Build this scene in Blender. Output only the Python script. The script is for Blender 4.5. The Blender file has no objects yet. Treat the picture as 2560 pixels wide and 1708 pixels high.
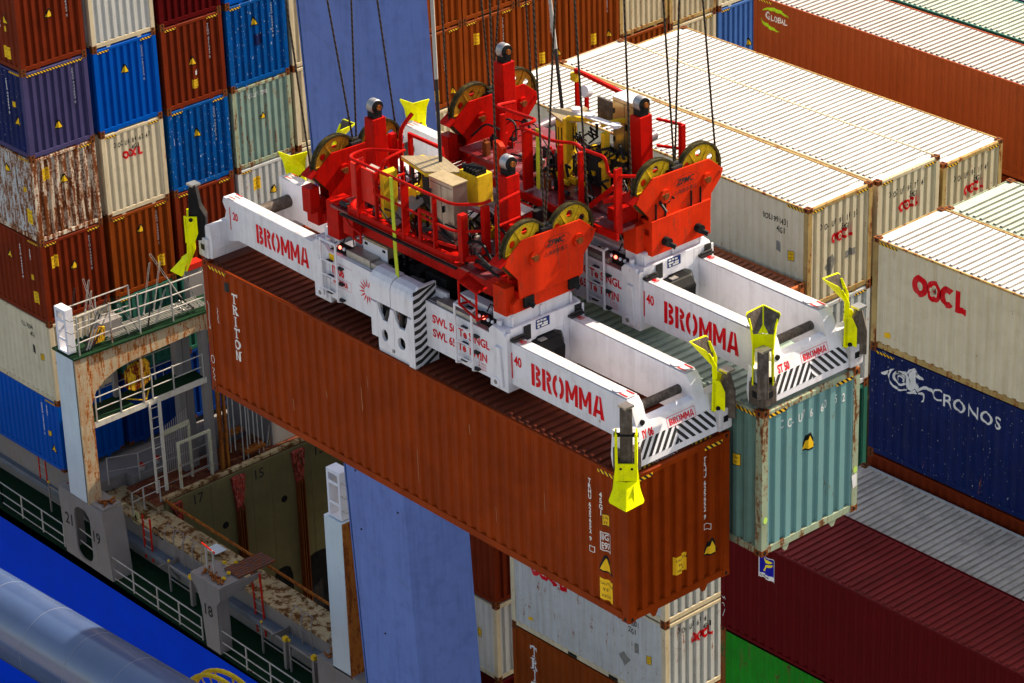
import bpy, bmesh, math, random
from mathutils import Matrix, Vector
random.seed(7)
PI=math.pi; R=math.radians
SC=bpy.context.scene
col=SC.collection
# ------------------------------------------------------------------ camera
def cam_setup():
    y,p,r=2.4213,0.4698,-0.0322
    f=Vector((math.cos(p)*math.cos(y),math.cos(p)*math.sin(y),-math.sin(p)))
    rt=Vector((math.sin(y),-math.cos(y),0)); up=rt.cross(f)
    c,s=math.cos(r),math.sin(r)
    r2=c*rt+s*up; u2=-s*rt+c*up
    cd=bpy.data.cameras.new('camera'); co=bpy.data.objects.new('camera',cd); col.objects.link(co)
    m=Matrix((r2,u2,-f)).transposed().to_4x4(); m.translation=Vector((33.245,-31.6622,25.9694))
    co.matrix_world=m
    cd.sensor_width=36; cd.lens=7781.6/2560*36; cd.clip_start=1; cd.clip_end=3000
    SC.camera=co
cam_setup()
# ------------------------------------------------------------------ light
AZ,EL=R(-8),R(37)
SC.world=bpy.data.worlds.new("World"); SC.world.use_nodes=True
wn=SC.world.node_tree.nodes; wl=SC.world.node_tree.links
sky=wn.new('ShaderNodeTexSky'); sky.sky_type='NISHITA'; sky.sun_disc=False
sky.sun_elevation=EL; sky.sun_rotation=-AZ; sky.air_density=1.0; sky.dust_density=2.0; sky.ozone_density=1.0
tint=wn.new('ShaderNodeMix'); tint.data_type='RGBA'; tint.blend_type='MULTIPLY'; tint.inputs[0].default_value=1.0
wl.new(sky.outputs[0],tint.inputs[6]); tint.inputs[7].default_value=(1.0,0.86,0.72,1)
wl.new(tint.outputs[2],wn['Background'].inputs[0]); wn['Background'].inputs[1].default_value=0.112
sd=bpy.data.lights.new('sun','SUN'); sd.energy=4.0; sd.angle=R(0.5); sd.color=(1,0.86,0.66)
so=bpy.data.objects.new('sun',sd); col.objects.link(so)
dirv=Vector((-math.sin(AZ)*math.cos(EL),math.cos(AZ)*math.cos(EL),math.sin(EL)))
so.rotation_euler=dirv.to_track_quat('Z','Y').to_euler(); so.location=(0,0,60)
vs=SC.view_settings; vs.view_transform='Standard'; vs.look='None'; vs.gamma=1; vs.exposure=1.42
# ------------------------------------------------------------------ materials
MC={}
ROOFC={}
def mat(key,rgb,rough=0.5,metal=0.0,rust=0.0,dirt=0.25,streak=0.3,dcol=(0.055,0.045,0.035),rcol=(0.16,0.045,0.012),
        sc=1.0,bump=0.0,emit=0,stripe=None,chev=False,fade=0.12,fine=0.0,spec=0.05):
    if key in MC: return MC[key]
    ROOFC[key]=tuple(rgb)
    m=bpy.data.materials.new(key); m.use_nodes=True; nt=m.node_tree; N=nt.nodes; Lk=nt.links
    b=N['Principled BSDF']; b.inputs['Roughness'].default_value=rough; b.inputs['Metallic'].default_value=metal; b.inputs['Specular IOR Level'].default_value=spec
    tc=N.new('ShaderNodeTexCoord'); oi=N.new('ShaderNodeObjectInfo')
    mu=N.new('ShaderNodeMath'); mu.operation='MULTIPLY'; mu.inputs[1].default_value=53; Lk.new(oi.outputs['Random'],mu.inputs[0])
    ad=N.new('ShaderNodeVectorMath'); ad.operation='ADD'; Lk.new(tc.outputs['Object'],ad.inputs[0]); Lk.new(mu.outputs[0],ad.inputs[1])
    def noise(s,d=6,rg=0.6,mp=None):
        n=N.new('ShaderNodeTexNoise'); n.inputs['Scale'].default_value=s*sc; n.inputs['Detail'].default_value=d; n.inputs['Roughness'].default_value=rg
        if mp:
            q=N.new('ShaderNodeMapping'); q.inputs['Scale'].default_value=mp; Lk.new(ad.outputs[0],q.inputs[0]); Lk.new(q.outputs[0],n.inputs['Vector'])
        else: Lk.new(ad.outputs[0],n.inputs['Vector'])
        return n.outputs['Fac']
    def ramp(src,a,bb,lo=0.0,hi=1.0):
        r_=N.new('ShaderNodeMapRange'); r_.inputs['From Min'].default_value=a; r_.inputs['From Max'].default_value=bb
        r_.inputs['To Min'].default_value=lo; r_.inputs['To Max'].default_value=hi; r_.clamp=True; Lk.new(src,r_.inputs['Value']); return r_.outputs[0]
    def mix(c1,c2,f):
        x=N.new('ShaderNodeMix'); x.data_type='RGBA'
        for i,c in ((6,c1),(7,c2)):
            if isinstance(c,tuple): x.inputs[i].default_value=(*c,1)
            else: Lk.new(c,x.inputs[i])
        if isinstance(f,float): x.inputs[0].default_value=f
        else: Lk.new(f,x.inputs[0])
        return x.outputs[2]
    base=tuple(rgb)
    lt=tuple(min(0.9,c*(1+fade)) for c in base); dk=tuple(c*(1-fade*1.3) for c in base)
    c=mix(dk,lt,ramp(noise(0.9,5),0.3,0.7))
    if stripe:
        sp=N.new('ShaderNodeSeparateXYZ'); Lk.new(tc.outputs['Object'],sp.inputs[0])
        a1=N.new('ShaderNodeMath'); a1.operation='ADD'; Lk.new(sp.outputs[0],a1.inputs[0]); Lk.new(sp.outputs[1],a1.inputs[1])
        a2=N.new('ShaderNodeMath'); a2.operation='ADD'; Lk.new(a1.outputs[0],a2.inputs[0]); Lk.new(sp.outputs[2],a2.inputs[1])
        m1=N.new('ShaderNodeMath'); m1.operation='MULTIPLY'; Lk.new(a2.outputs[0],m1.inputs[0]); m1.inputs[1].default_value=stripe[1]
        fr=N.new('ShaderNodeMath'); fr.operation='FRACT'; Lk.new(m1.outputs[0],fr.inputs[0])
        gt=N.new('ShaderNodeMath'); gt.operation='GREATER_THAN'; Lk.new(fr.outputs[0],gt.inputs[0]); gt.inputs[1].default_value=0.5
        c=mix(base,stripe[0],gt.outputs[0])
    if dirt>0:
        c=mix(c,dcol,ramp(noise(3.0,8,0.65),0.48,0.80,0,dirt))
    if streak>0:
        c=mix(c,dcol,ramp(noise(1.0,7,0.65,(7,7,0.45)),0.50,0.78,0,streak))
    if fine>0:
        c=mix(c,(0.75,0.75,0.72),ramp(noise(26,2,0.5,(1,1,0.35)),0.72-fine*0.1,0.76-fine*0.1,0,0.8))
    if rust>0:
        n1=noise(2.6,10,0.72,(2.4,2.4,0.42)); n2=noise(11,6,0.7)
        mm=N.new('ShaderNodeMath'); mm.operation='MULTIPLY_ADD'; Lk.new(n2,mm.inputs[0]); mm.inputs[1].default_value=0.45; Lk.new(n1,mm.inputs[2])
        e=0.98-rust*0.42
        c=mix(c,tuple(x*1.9 for x in rcol),ramp(mm.outputs[0],e-0.05,e+0.02,0,0.75))
        c=mix(c,rcol,ramp(mm.outputs[0],e,e+0.06))
        Lk.new(ramp(mm.outputs[0],e,e+0.05,rough,0.85),b.inputs['Roughness'])
    Lk.new(c,b.inputs['Base Color'])
    if bump>0:
        bp=N.new('ShaderNodeBump'); bp.inputs['Strength'].default_value=bump; bp.inputs['Distance'].default_value=0.02
        Lk.new(noise(1.6,4),bp.inputs['Height']); Lk.new(bp.outputs[0],b.inputs['Normal'])
    if emit:
        b.inputs['Emission Color'].default_value=(*rgb,1); b.inputs['Emission Strength'].default_value=emit
    MC[key]=m; return m
ORG=(0.30,0.11,0.02)
RUST=mat('rusty_steel',(0.10,0.045,0.02),0.8,0,0.9,0.6,0.3,sc=2)
CASTING_Y=mat('rust_ochre_steel',(0.30,0.19,0.075),0.75,0,0.85,0.5,0.4,sc=1.6)
BLACK=mat('black_paint',(0.012,0.012,0.013),0.45,0,0.05,0.2,0.1,(0.08,0.07,0.06))
DARK=mat('dark_steel',(0.035,0.034,0.036),0.45,0.3,0.15,0.4,0.2,(0.09,0.08,0.07))
WHITE=mat('spreader_white',(0.70,0.69,0.74),0.4,0,0.05,0.35,0.35,(0.30,0.28,0.28),fade=0.03)
WHITED=mat('spreader_white_dirty',(0.60,0.58,0.60),0.55,0,0.10,0.75,0.4,(0.16,0.14,0.14),fade=0.12,sc=1.6)
CREAMW=mat('old_white_paint',(0.62,0.58,0.50),0.55,0,0.22,0.4,0.5,(0.25,0.18,0.10),fade=0.08)
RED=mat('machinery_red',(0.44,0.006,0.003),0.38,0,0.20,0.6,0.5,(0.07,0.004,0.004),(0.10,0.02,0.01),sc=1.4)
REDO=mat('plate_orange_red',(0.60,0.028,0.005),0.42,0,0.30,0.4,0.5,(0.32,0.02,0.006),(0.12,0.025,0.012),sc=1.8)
YEL=mat('flipper_yellow',(0.84,0.86,0.0),0.45,0,0.12,0.5,0.45,(0.25,0.23,0.02),(0.12,0.09,0.03),fade=0.04)
STEELW=mat('worn_steel',(0.075,0.06,0.05),0.5,0.2,0.25,0.6,0.5,(0.24,0.21,0.18),(0.10,0.05,0.03),sc=3)
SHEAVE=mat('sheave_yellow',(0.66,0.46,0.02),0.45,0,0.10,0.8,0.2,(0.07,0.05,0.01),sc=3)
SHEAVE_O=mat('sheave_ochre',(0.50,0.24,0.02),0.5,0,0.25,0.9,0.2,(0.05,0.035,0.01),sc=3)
YBOX=mat('pump_yellow',(0.72,0.46,0.02),0.45,0,0.22,0.5,0.3,(0.08,0.05,0.01),sc=3)
STAIN=mat('stainless_steel',(0.42,0.39,0.34),0.32,0.85,0.0,0.6,0.6,(0.16,0.13,0.10))
CHROME=mat('chrome_rod',(0.75,0.75,0.78),0.12,1.0,0,0,0)
CHECK=mat('checker_plate',(0.42,0.40,0.37),0.4,0.6,0,0.5,0,(0.13,0.12,0.11),sc=6)
CHECKY=mat('checker_plate_warm',(0.38,0.30,0.18),0.5,0.2,0,0.8,0,(0.25,0.2,0.12),sc=6)
ROPE=mat('wire_rope_steel',(0.075,0.06,0.045),0.5,0.5,0,0.2,0,stripe=((0.025,0.02,0.017),9))
LETR=mat('red_lettering',(0.60,0.004,0.010),0.5,0,0,0.1,0.0,(0.7,0.7,0.7))
LETB=mat('black_lettering',(0.03,0.03,0.03),0.6,0,0,0,0)
LETW=mat('white_lettering',(0.72,0.71,0.70),0.6,0,0,0.15,0,(0.3,0.25,0.2))
DECY=mat('sticker_yellow',(0.85,0.50,0.02),0.6,0,0,0.15,0)
HAZ=mat('hazard_tape',(0.85,0.48,0.02),0.6,0,0,0.2,0,stripe=((0.02,0.02,0.02),9))
DGREEN=mat('deck_green',(0.008,0.03,0.013),0.6,0,0.15,0.6,0.2,(0.02,0.03,0.02))
STRAP=mat('webbing_strap',(0.48,0.55,0.04),0.8,0,0,0.5,0,(0.15,0.17,0.02),sc=6)
LRED=mat('red_indicator_lamp',(1,0.10,0.06),0.3,emit=3,dirt=0,streak=0)
LWHT=mat('lamp_lens',(0.7,0.72,0.8),0.15,0,0,0,0)
# ------------------------------------------------------------------ frames (suspended loads hang slightly turned)
YAWA=-0.0168
class Fr:
    def __init__(s,off,yaw): s.o=Vector(off); s.y=yaw; s.m=Matrix.Rotation(yaw,3,'Z')
    def w(s,p): return s.m@Vector(p)+s.o
FW=Fr((0,0,0),0); FA=Fr((0,0,0),YAWA); FB=Fr((0.6575,2.6148,0.521),YAWA)
BASE={}
SH_=[Vector((0,0,0))]
SPLIT={'rungs','rubber_pad','hydraulic_block','lock_cylinder','sheave_boss','axle_pin','step_platform','bolt','lock_indicator','sensor_disc','bracket','twistlock_window','valve_box','reflector','white_box','checker_box','beam_wiper','bridge_column','hand_hole','worn_face','guard'}
def thing(name,label,cat,base=(0,0,0),fr=FW,group=None):
    o=bpy.data.objects.new(name,None); col.objects.link(o); o.empty_display_size=0.3
    o.location=fr.w(base); o.rotation_euler=(0,0,fr.y)
    o['label']=label; o['category']=cat
    if group: o['group']=group
    BASE[o.name]=Vector(base); return o
class MB:
    def __init__(s): s.v=[]; s.f=[]
    def add(s,vs,fs):
        n=len(s.v); s.v+= [tuple(v) for v in vs]; s.f+=[tuple(i+n for i in f) for f in fs]; return s
    def box(s,x0,y0,z0,x1,y1,z1):
        x0,x1=sorted((x0,x1)); y0,y1=sorted((y0,y1)); z0,z1=sorted((z0,z1))
        return s.add([(x0,y0,z0),(x1,y0,z0),(x1,y1,z0),(x0,y1,z0),(x0,y0,z1),(x1,y0,z1),(x1,y1,z1),(x0,y1,z1)],
            [(0,3,2,1),(4,5,6,7),(0,1,5,4),(1,2,6,5),(2,3,7,6),(3,0,4,7)])
    def prism(s,poly,ax,a,b):
        # poly: 2D points; ax 'x': (y,z) extruded along x ; 'y': (x,z) ; 'z': (x,y)
        n=len(poly)
        def P(p,t): return {'x':(t,p[0],p[1]),'y':(p[0],t,p[1]),'z':(p[0],p[1],t)}[ax]
        vs=[P(p,a) for p in poly]+[P(p,b) for p in poly]
        return s.add(vs,[tuple(range(n))[::-1],tuple(range(n,2*n))]+[(i,(i+1)%n,(i+1)%n+n,i+n) for i in range(n)])
    def tube(s,p,q,r,n=8,r2=None,cap=True):
        p=Vector(p); q=Vector(q); d=(q-p)
        if d.length<1e-6: return s
        d.normalize(); a=d.orthogonal().normalized(); b=d.cross(a); r2=r if r2 is None else r2
        vs=[p+(a*math.cos(2*PI*i/n)+b*math.sin(2*PI*i/n))*r for i in range(n)]+[q+(a*math.cos(2*PI*i/n)+b*math.sin(2*PI*i/n))*r2 for i in range(n)]
        fs=[(i,(i+1)%n,(i+1)%n+n,i+n) for i in range(n)]
        if cap: fs+=[tuple(range(n))[::-1],tuple(range(n,2*n))]
        return s.add(vs,fs)
    def path(s,pts,r,n=8):
        for a,b in zip(pts,pts[1:]): s.tube(a,b,r,n)
        for p in pts[1:-1]: s.ball(p,r,n)
        return s
    def ball(s,p,r,n=8,sz=1.0):
        vs=[];m=n//2
        for j in range(1,m):
            t=PI*j/m
            for i in range(n): vs.append((p[0]+r*math.sin(t)*math.cos(2*PI*i/n),p[1]+r*math.sin(t)*math.sin(2*PI*i/n),p[2]+r*sz*math.cos(t)))
        vs+=[(p[0],p[1],p[2]+r*sz),(p[0],p[1],p[2]-r*sz)]; k=(m-1)*n
        fs=[(j*n+i,(j+1)*n+i,(j+1)*n+(i+1)%n,j*n+(i+1)%n) for j in range(m-2) for i in range(n)]
        fs+=[(i,(i+1)%n,k) for i in range(n)]+[((m-2)*n+(i+1)%n,(m-2)*n+i,k+1) for i in range(n)]
        return s.add(vs,fs)
    def bar(s,p,q,w,h,up=(0,0,1)):
        p=Vector(p); q=Vector(q); d=(q-p).normalized(); u=Vector(up); a=d.cross(u).normalized(); b=a.cross(d)
        vs=[c+a*(w/2*i)+b*(h/2*j) for c in (p,q) for i,j in ((-1,-1),(1,-1),(1,1),(-1,1))]
        return s.add(vs,[(0,3,2,1),(4,5,6,7),(0,1,5,4),(1,2,6,5),(2,3,7,6),(3,0,4,7)])
    def plate(s,poly3,n,t):
        n=Vector(n).normalized()*t; k=len(poly3)
        vs=[Vector(p) for p in poly3]; vs+=[v+n for v in vs]
        return s.add(vs,[tuple(range(k)),tuple(range(k,2*k))[::-1]]+[(i,i+k,(i+1)%k+k,(i+1)%k) for i in range(k)])
    def build(s,name,m,parent=None,fr=FW,label=None,bevel=0,smooth=False,fix=True):
        if name in SPLIT and len(s.f)>1:
            # separate loose pieces: each becomes a part of its own
            root=list(range(len(s.v)))
            def fd(i):
                while root[i]!=i: root[i]=root[root[i]]; i=root[i]
                return i
            for f in s.f:
                for i in f[1:]: root[fd(i)]=fd(f[0])
            gr={}
            for f in s.f: gr.setdefault(fd(f[0]),[]).append(f)
            if len(gr)>1:
                o=None
                for fs in gr.values():
                    ids=sorted({i for f in fs for i in f}); mp={k:j for j,k in enumerate(ids)}; q=MB(); q.v=[s.v[k] for k in ids]; q.f=[tuple(mp[i] for i in f) for f in fs]
                    r=q.build_one(name,m,parent,fr,label,bevel,smooth,fix); o=o or r
                return o
        return s.build_one(name,m,parent,fr,label,bevel,smooth,fix)
    def build_one(s,name,m,parent=None,fr=FW,label=None,bevel=0,smooth=False,fix=True):
        b=BASE[parent.name] if parent else Vector((0,0,0))
        me=bpy.data.meshes.new(name); me.from_pydata([tuple(Vector(v)-b+SH_[0]) for v in s.v],[],s.f)
        ms=m if isinstance(m,(list,tuple)) else [m]
        for x in ms: me.materials.append(x)
        if fix:
            bm=bmesh.new(); bm.from_mesh(me); bmesh.ops.recalc_face_normals(bm,faces=bm.faces); bm.to_mesh(me); bm.free()
        if smooth:
            for p in me.polygons: p.use_smooth=True
            if hasattr(me,'set_sharp_from_angle'): me.set_sharp_from_angle(angle=R(35))
        o=bpy.data.objects.new(name,me); col.objects.link(o)
        if parent: o.parent=parent; BASE[o.name]=b
        if label: o['label']=label
        if bevel:
            md=o.modifiers.new('bevel','BEVEL'); md.width=bevel; md.segments=2; md.limit_method='ANGLE'; md.angle_limit=R(40)
        return o
def solo(name,mb,m,label,cat,base,group=None,kind=None,smooth=False,bevel=0):
    # a thing that is one mesh, origin at its base
    s=MB(); s.v=[tuple(Vector(v)-Vector(base)) for v in mb.v]; s.f=mb.f
    o=s.build(name,m,smooth=smooth,bevel=bevel); o.location=base
    if kind: o['kind']=kind
    if label: o['label']=label
    if cat and not kind: o['category']=cat
    if group: o['group']=group
    return o
# ------------------------------------------------------------------ text
TC={}
def glyphs(t,h,sx=1.0,bold=0.0,sp=1.0,shear=0.0):
    k=(t,bold,sp,shear)
    if k not in TC:
        c=bpy.data.curves.new('t','FONT'); c.body=t; c.size=1; c.offset=bold; c.space_character=sp; c.shear=shear; c.resolution_u=3
        o=bpy.data.objects.new('t',c); me=bpy.data.meshes.new_from_object(o)
        vs=[(v.co.x,v.co.y) for v in me.vertices]; fs=[tuple(p.vertices) for p in me.polygons]
        bpy.data.objects.remove(o); bpy.data.curves.remove(c); bpy.data.meshes.remove(me)
        if vs:
            x0=min(v[0] for v in vs); y0=min(v[1] for v in vs); y1=max(v[1] for v in vs); x1=max(v[0] for v in vs)
        else: x0=y0=0;x1=y1=1
        TC[k]=([((x-x0),(y-y0)) for x,y in vs],fs,x1-x0,y1-y0)
    vs,fs,w,hh=TC[k]; s=h/hh if hh else 1
    return [(x*s*sx,y*s) for x,y in vs],fs,w*s*sx
def shp(vs,fs): return (list(vs),list(fs))
def moved(g,u,v): return ([(x+u,y+v) for x,y in g[0]],g[1])
def stacked(t,u,v,h,w,gap=0.28,bold=0.0):
    out=[]; y=v
    for ch in t:
        if ch==' ': y-=h*0.55; continue
        g=glyphs(ch,h,1,bold); ww=g[2]; k=min(1.0,w/max(ww,1e-6)) if ch not in 'I1' else 1
        out.append(([(x*k+u-ww*k/2,yy+y-h) for x,yy in g[0]],g[1])); y-=h*(1+gap)
    return out
def line(t,u,v,h,sx=0.8,bold=0.0,sp=1.0): return [moved(glyphs(t,h,sx,bold,sp),u,v)]
def poly(*p): return (list(p),[tuple(range(len(p)))])
def rect(u0,v0,u1,v1): return poly((u0,v0),(u1,v0),(u1,v1),(u0,v1))
def box_outline(u0,v0,u1,v1,t): return [rect(u0,v0,u1,v0+t),rect(u0,v1-t,u1,v1),rect(u0,v0+t,u0+t,v1-t),rect(u1-t,v0+t,u1,v1-t)]
def ellipse(u,v,a,b,n=20,t0=0,t1=2*PI,w=None):
    if w is None: return ([(u+a*math.cos(2*PI*i/n),v+b*math.sin(2*PI*i/n)) for i in range(n)],[tuple(range(n))])
    vs=[];fs=[]
    for i in range(n+1):
        t=t0+(t1-t0)*i/n; ww=w if not callable(w) else w(i/n)
        vs+=[(u+(a)*math.cos(t),v+(b)*math.sin(t)),(u+(a-ww)*math.cos(t),v+(b-ww)*math.sin(t))]
    for i in range(n): fs.append((2*i,2*i+2,2*i+3,2*i+1))
    return (vs,fs)
def stroke(pts,w):
    out=[]
    for a,b in zip(pts,pts[1:]):
        a=Vector(a);b=Vector(b);d=(b-a).normalized();n=Vector((-d.y,d.x))*w/2;e=d*w*0.3
        out.append(([tuple(a-e+n),tuple(a-e-n),tuple(b+e-n),tuple(b+e+n)],[(0,1,2,3)]))
    return out
# ------------------------------------------------------------------ containers
W,HC,SH,L40,L20=2.438,2.896,2.591,12.192,6.058
def brk(a,b,pitch,o,s):
    n=max(1,round((b-a)/pitch)); p=(b-a)/n; i=p-o-2*s; bp=[]
    x=a
    for k in range(n):
        bp+=[(x,0.0),(x+o/2,0.0),(x+o/2+s,1.0),(x+o/2+s+i,1.0),(x+p-o/2,0.0)]; x+=p
    bp.append((b,0.0)); return bp
def dep(bp,t,d):
    if t<=bp[0][0] or t>=bp[-1][0]: return 0.0
    lo,hi=0,len(bp)-1
    while hi-lo>1:
        m=(lo+hi)//2
        if bp[m][0]<=t: lo=m
        else: hi=m
    a,b=bp[lo],bp[hi]; k=(t-a[0])/max(b[0]-a[0],1e-9); return d*(a[1]+(b[1]-a[1])*k)
SHELL={}
def shell(L,H,edep=0.058):
    key=(L,H)
    if key in SHELL: return SHELL[key]
    hx,hy=L/2,W/2; IN=0.012
    sb=brk(-hx+0.13,hx-0.13,0.278,0.10,0.06); eb=brk(-hy+0.13,hy-0.13,0.272,0.125,0.022)
    out={}
    for nm,sg in (('side',-1),('side2',1)):
        m=MB(); vs=[]
        for t,_ in sb:
            y=sg*(hy-IN-dep(sb,t,0.036)); vs+=[(t,y,0.14),(t,y,H-0.06)]
        m.add(vs,[(2*i,2*i+2,2*i+3,2*i+1) for i in range(len(sb)-1)]); out[nm]=m
    for nm,sg in (('end',1),('end2',-1)):
        m=MB(); vs=[]
        for t,_ in eb:
            x=sg*(hx-IN-dep(eb,t,edep)); vs+=[(x,t,0.14),(x,t,H-0.09)]
        m.add(vs,[(2*i,2*i+2,2*i+3,2*i+1) for i in range(len(eb)-1)]); out[nm]=m
    # roof with pressed ridges
    shade_mb=MB(); m=MB(); z0=H-0.042; z1=H-0.004; e=0.30; n=round((L-2*e)/0.209); p=(L-2*e)/n; w=0.095; s=0.013; ye=hy-0.10
    xs=[-hx+0.02]; x=-hx+e
    for k in range(n):
        a=x+(p-w)/2
        m.add([(a,-ye,z0),(a+w,-ye,z0),(a+w,ye,z0),(a,ye,z0),(a+s,-ye+0.03,z1),(a+w-s,-ye+0.03,z1),(a+w-s,ye-0.03,z1),(a+s,ye-0.03,z1)],
              [(4,5,6,7),(2,3,7,6),(3,0,4,7)])
        g_=0.022; shade_mb.add([(a+w,-ye-0.012,z0),(a+w+g_,-ye-0.012,z0),(a+w+g_,ye,z0),(a+w,ye,z0)],[(0,1,2,3)]); shade_mb.add([(a+w,-ye,z0),(a+w,ye,z0),(a+w-s,ye-0.03,z1),(a+w-s,-ye+0.03,z1)],[(0,1,2,3)]); shade_mb.add([(a,-ye,z0),(a+w,-ye,z0),(a+w-s,-ye+0.03,z1),(a+s,-ye+0.03,z1)],[(0,1,2,3)])  # ridge shadow painted in: foot strip, +x slope and -y end cap
        m.add([(a+w+g_,-ye,z0),(a+p,-ye,z0),(a+p,ye,z0),(a+w+g_,ye,z0)],[(0,1,2,3)]); x+=p
    a=-hx+0.03; b=-hx+e+(p-w)/2
    m.add([(a,-ye,z0),(b,-ye,z0),(b,ye,z0),(a,ye,z0)],[(0,1,2,3)])
    m.add([(-hx+0.03,-hy+0.03,z0),(hx-0.03,-hy+0.03,z0),(hx-0.03,-ye,z0),(-hx+0.03,-ye,z0)],[(0,1,2,3)])
    m.add([(-hx+0.03,ye,z0),(hx-0.03,ye,z0),(hx-0.03,hy-0.03,z0),(-hx+0.03,hy-0.03,z0)],[(0,1,2,3)])
    a=x+(p-w)/2-p+w; b=hx-0.03
    m.add([(a+p-w,-ye,z0-0.0005),(b,-ye,z0-0.0005),(b,ye,z0-0.0005),(a+p-w,ye,z0-0.0005)],[(0,1,2,3)]) if a+p-w<b else None
    # reinforcement plates by the corner fittings
    for sx in (-1,1):
        m.box(sx*(hx-0.21),-hy+0.19,z0+0.002,sx*(hx-0.44),-hy+0.55,z0+0.007); m.box(sx*(hx-0.21),hy-0.19,z0+0.002,sx*(hx-0.44),hy-0.55,z0+0.007)
    out['nroof']=len(m.f); m.add(shade_mb.v,shade_mb.f); out['roof']=m
    m=MB(); m.box(-hx+0.06,-hy+0.06,0.08,hx-0.06,hy-0.06,0.13)
    k=-hx+0.3
    while k<hx-0.3: m.box(k,-hy+0.06,0.015,k+0.05,hy-0.06,0.08); k+=0.6
    out['floor']=m
    m=MB()
    # corner posts, rails
    for sx in (-1,1):
        for sy in (-1,1):
            m.box(sx*hx,sy*hy,0.118,sx*(hx-0.10),sy*(hy-0.145),H-0.118)
            m.box(sx*(hx-0.1),sy*hy,0.118,sx*(hx-0.16),sy*(hy-0.04),H-0.118)
        # end header: upstand + sloping flange, and sill
        m.prism([(sx*(hx-0.004),H-0.13),(sx*(hx-0.004),H-0.045),(sx*(hx-0.035),H-0.012),(sx*(hx-0.06),H-0.012),(sx*(hx-0.06),H-0.13)],'y',-hy+0.162,hy-0.162)
        m.prism([(sx*(hx-0.004),0.02),(sx*(hx-0.004),0.15),(sx*(hx-0.05),0.165),(sx*(hx-0.07),0.02)],'y',-hy+0.162,hy-0.162)
        for sy in (-1,1):
            # gusset feet under the sill
            u=sy*(hy-0.62); m.prism([(u-0.10,0.02),(u+0.10,0.02),(u+0.03,-0.10),(u-0.03,-0.10)],'x',sx*(hx-0.012),sx*(hx-0.04)) if L>7 else None
    for sy in (-1,1):
        m.box(-hx+0.178,sy*(hy-0.004),H-0.075,hx-0.178,sy*(hy-0.05),H-0.022)
        m.prism([(sy*(hy-0.004),0.16),(sy*(hy-0.05),0.175),(sy*(hy-0.05),0.02),(sy*(hy-0.004),0.02)],'x',-hx+0.178,hx-0.178)
    out['frame']=m
    SHELL[key]=(out,sb,eb); return SHELL[key]
def casting_mesh(m):
    if 'cast' in SHELL: pass
    mb=MB(); a,b,c=0.178,0.162,0.118
    mb.box(0,0,0,a,b,c)
    me_=[mb]
    o1=MB()
    # slots: dark recess plates standing a few mm proud so the openings read
    def oval(n=10): return [(math.cos(2*PI*i/n),math.sin(2*PI*i/n)) for i in range(n)]
    return mb
def cast_obj(parent,sx,sy,top,L,H,mt):
    hx,hy=L/2,W/2; a,b,c=0.178,0.162,0.118; z0=H-c if top else 0.0
    key=('cst',mt.name)
    if key not in SHELL:
        mb=MB(); mb.box(-0.003,-0.003,-0.001,a,b,c+0.001)
        n0=len(mb.f)
        # x face oval, y face oval, z face slot (dark insets, 2 mm proud)
        N=12; e=0.0055
        ov=[(b/2+0.030*math.cos(2*PI*i/N),c/2+0.040*math.sin(2*PI*i/N)) for i in range(N)]
        mb.add([(-e,y,z) for y,z in ov],[tuple(range(N))])
        ov=[(a/2+0.030*math.cos(2*PI*i/N),c/2+0.040*math.sin(2*PI*i/N)) for i in range(N)]
        mb.add([(x,-e,z) for x,z in ov],[tuple(range(N))])
        for zz in (c+0.003,-0.003):
            mb.add([(a/2-0.055,b/2-0.03,zz),(a/2+0.055,b/2-0.03,zz),(a/2+0.055,b/2+0.03,zz),(a/2-0.055,b/2+0.03,zz)],[(0,1,2,3)])
        SHELL[key]={}
        for gx in (-1,1):
            for gy in (-1,1):
                me=bpy.data.meshes.new('corner_casting')
                me.from_pydata([(-gx*v[0],-gy*v[1],v[2]) for v in mb.v],[],mb.f)
                me.materials.append(mt); me.materials.append(BLACK)
                for i,p in enumerate(me.polygons):
                    if i>=n0: p.material_index=1
                SHELL[key][(gx,gy)]=me
    o=bpy.data.objects.new('corner_casting',SHELL[key][(sx,sy)]); col.objects.link(o); o.parent=parent
    o.location=(sx*hx,sy*hy,z0); return o
def decal(parent,name,mt,shapes,face,L,H,eps=0.004,fr=None):
    hx,hy=L/2,W/2; IN=0.012; _,sb,eb=SHELL[(L,H)]
    bm=bmesh.new()
    for vs,fs in shapes:
        bv=[bm.verts.new((u,v,0)) for u,v in vs]
        for f in fs:
            try: bm.faces.new([bv[i] for i in f])
            except ValueError: pass
    if not bm.verts: return
    bp=sb if face in('side','side2') else eb if face=='end' else None
    if bp:
        lo=min(v.co.x for v in bm.verts); hi=max(v.co.x for v in bm.verts)
        for t,_ in bp:
            if lo<t<hi:
                bmesh.ops.bisect_plane(bm,geom=bm.verts[:]+bm.edges[:]+bm.faces[:],plane_co=(t,0,0),plane_no=(1,0,0),dist=1e-5)
    for v in bm.verts:
        u,w=v.co.x,v.co.y
        if face=='side': v.co=(u,-hy+IN+dep(sb,u,0.036)-eps,w)
        elif face=='side2': v.co=(u,-hy+0.004-eps,w)
        elif face=='sideflat': v.co=(u,-hy-eps,w)
        elif face=='end': v.co=(hx-IN-dep(eb,u,0.058)+eps,u,w)
        elif face=='endflat': v.co=(hx+eps,u,w)
        elif face=='top': v.co=(w,u,H-0.042+eps)
        elif face=='topend': v.co=(hx-0.10-w,u,H-0.042+eps)
        elif face=='top2': v.co=(w,u,H-0.012+eps)
    me=bpy.data.meshes.new(name); bm.to_mesh(me); bm.free(); me.materials.append(mt)
    o=bpy.data.objects.new(name,me); col.objects.link(o); o.parent=parent; return o
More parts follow.
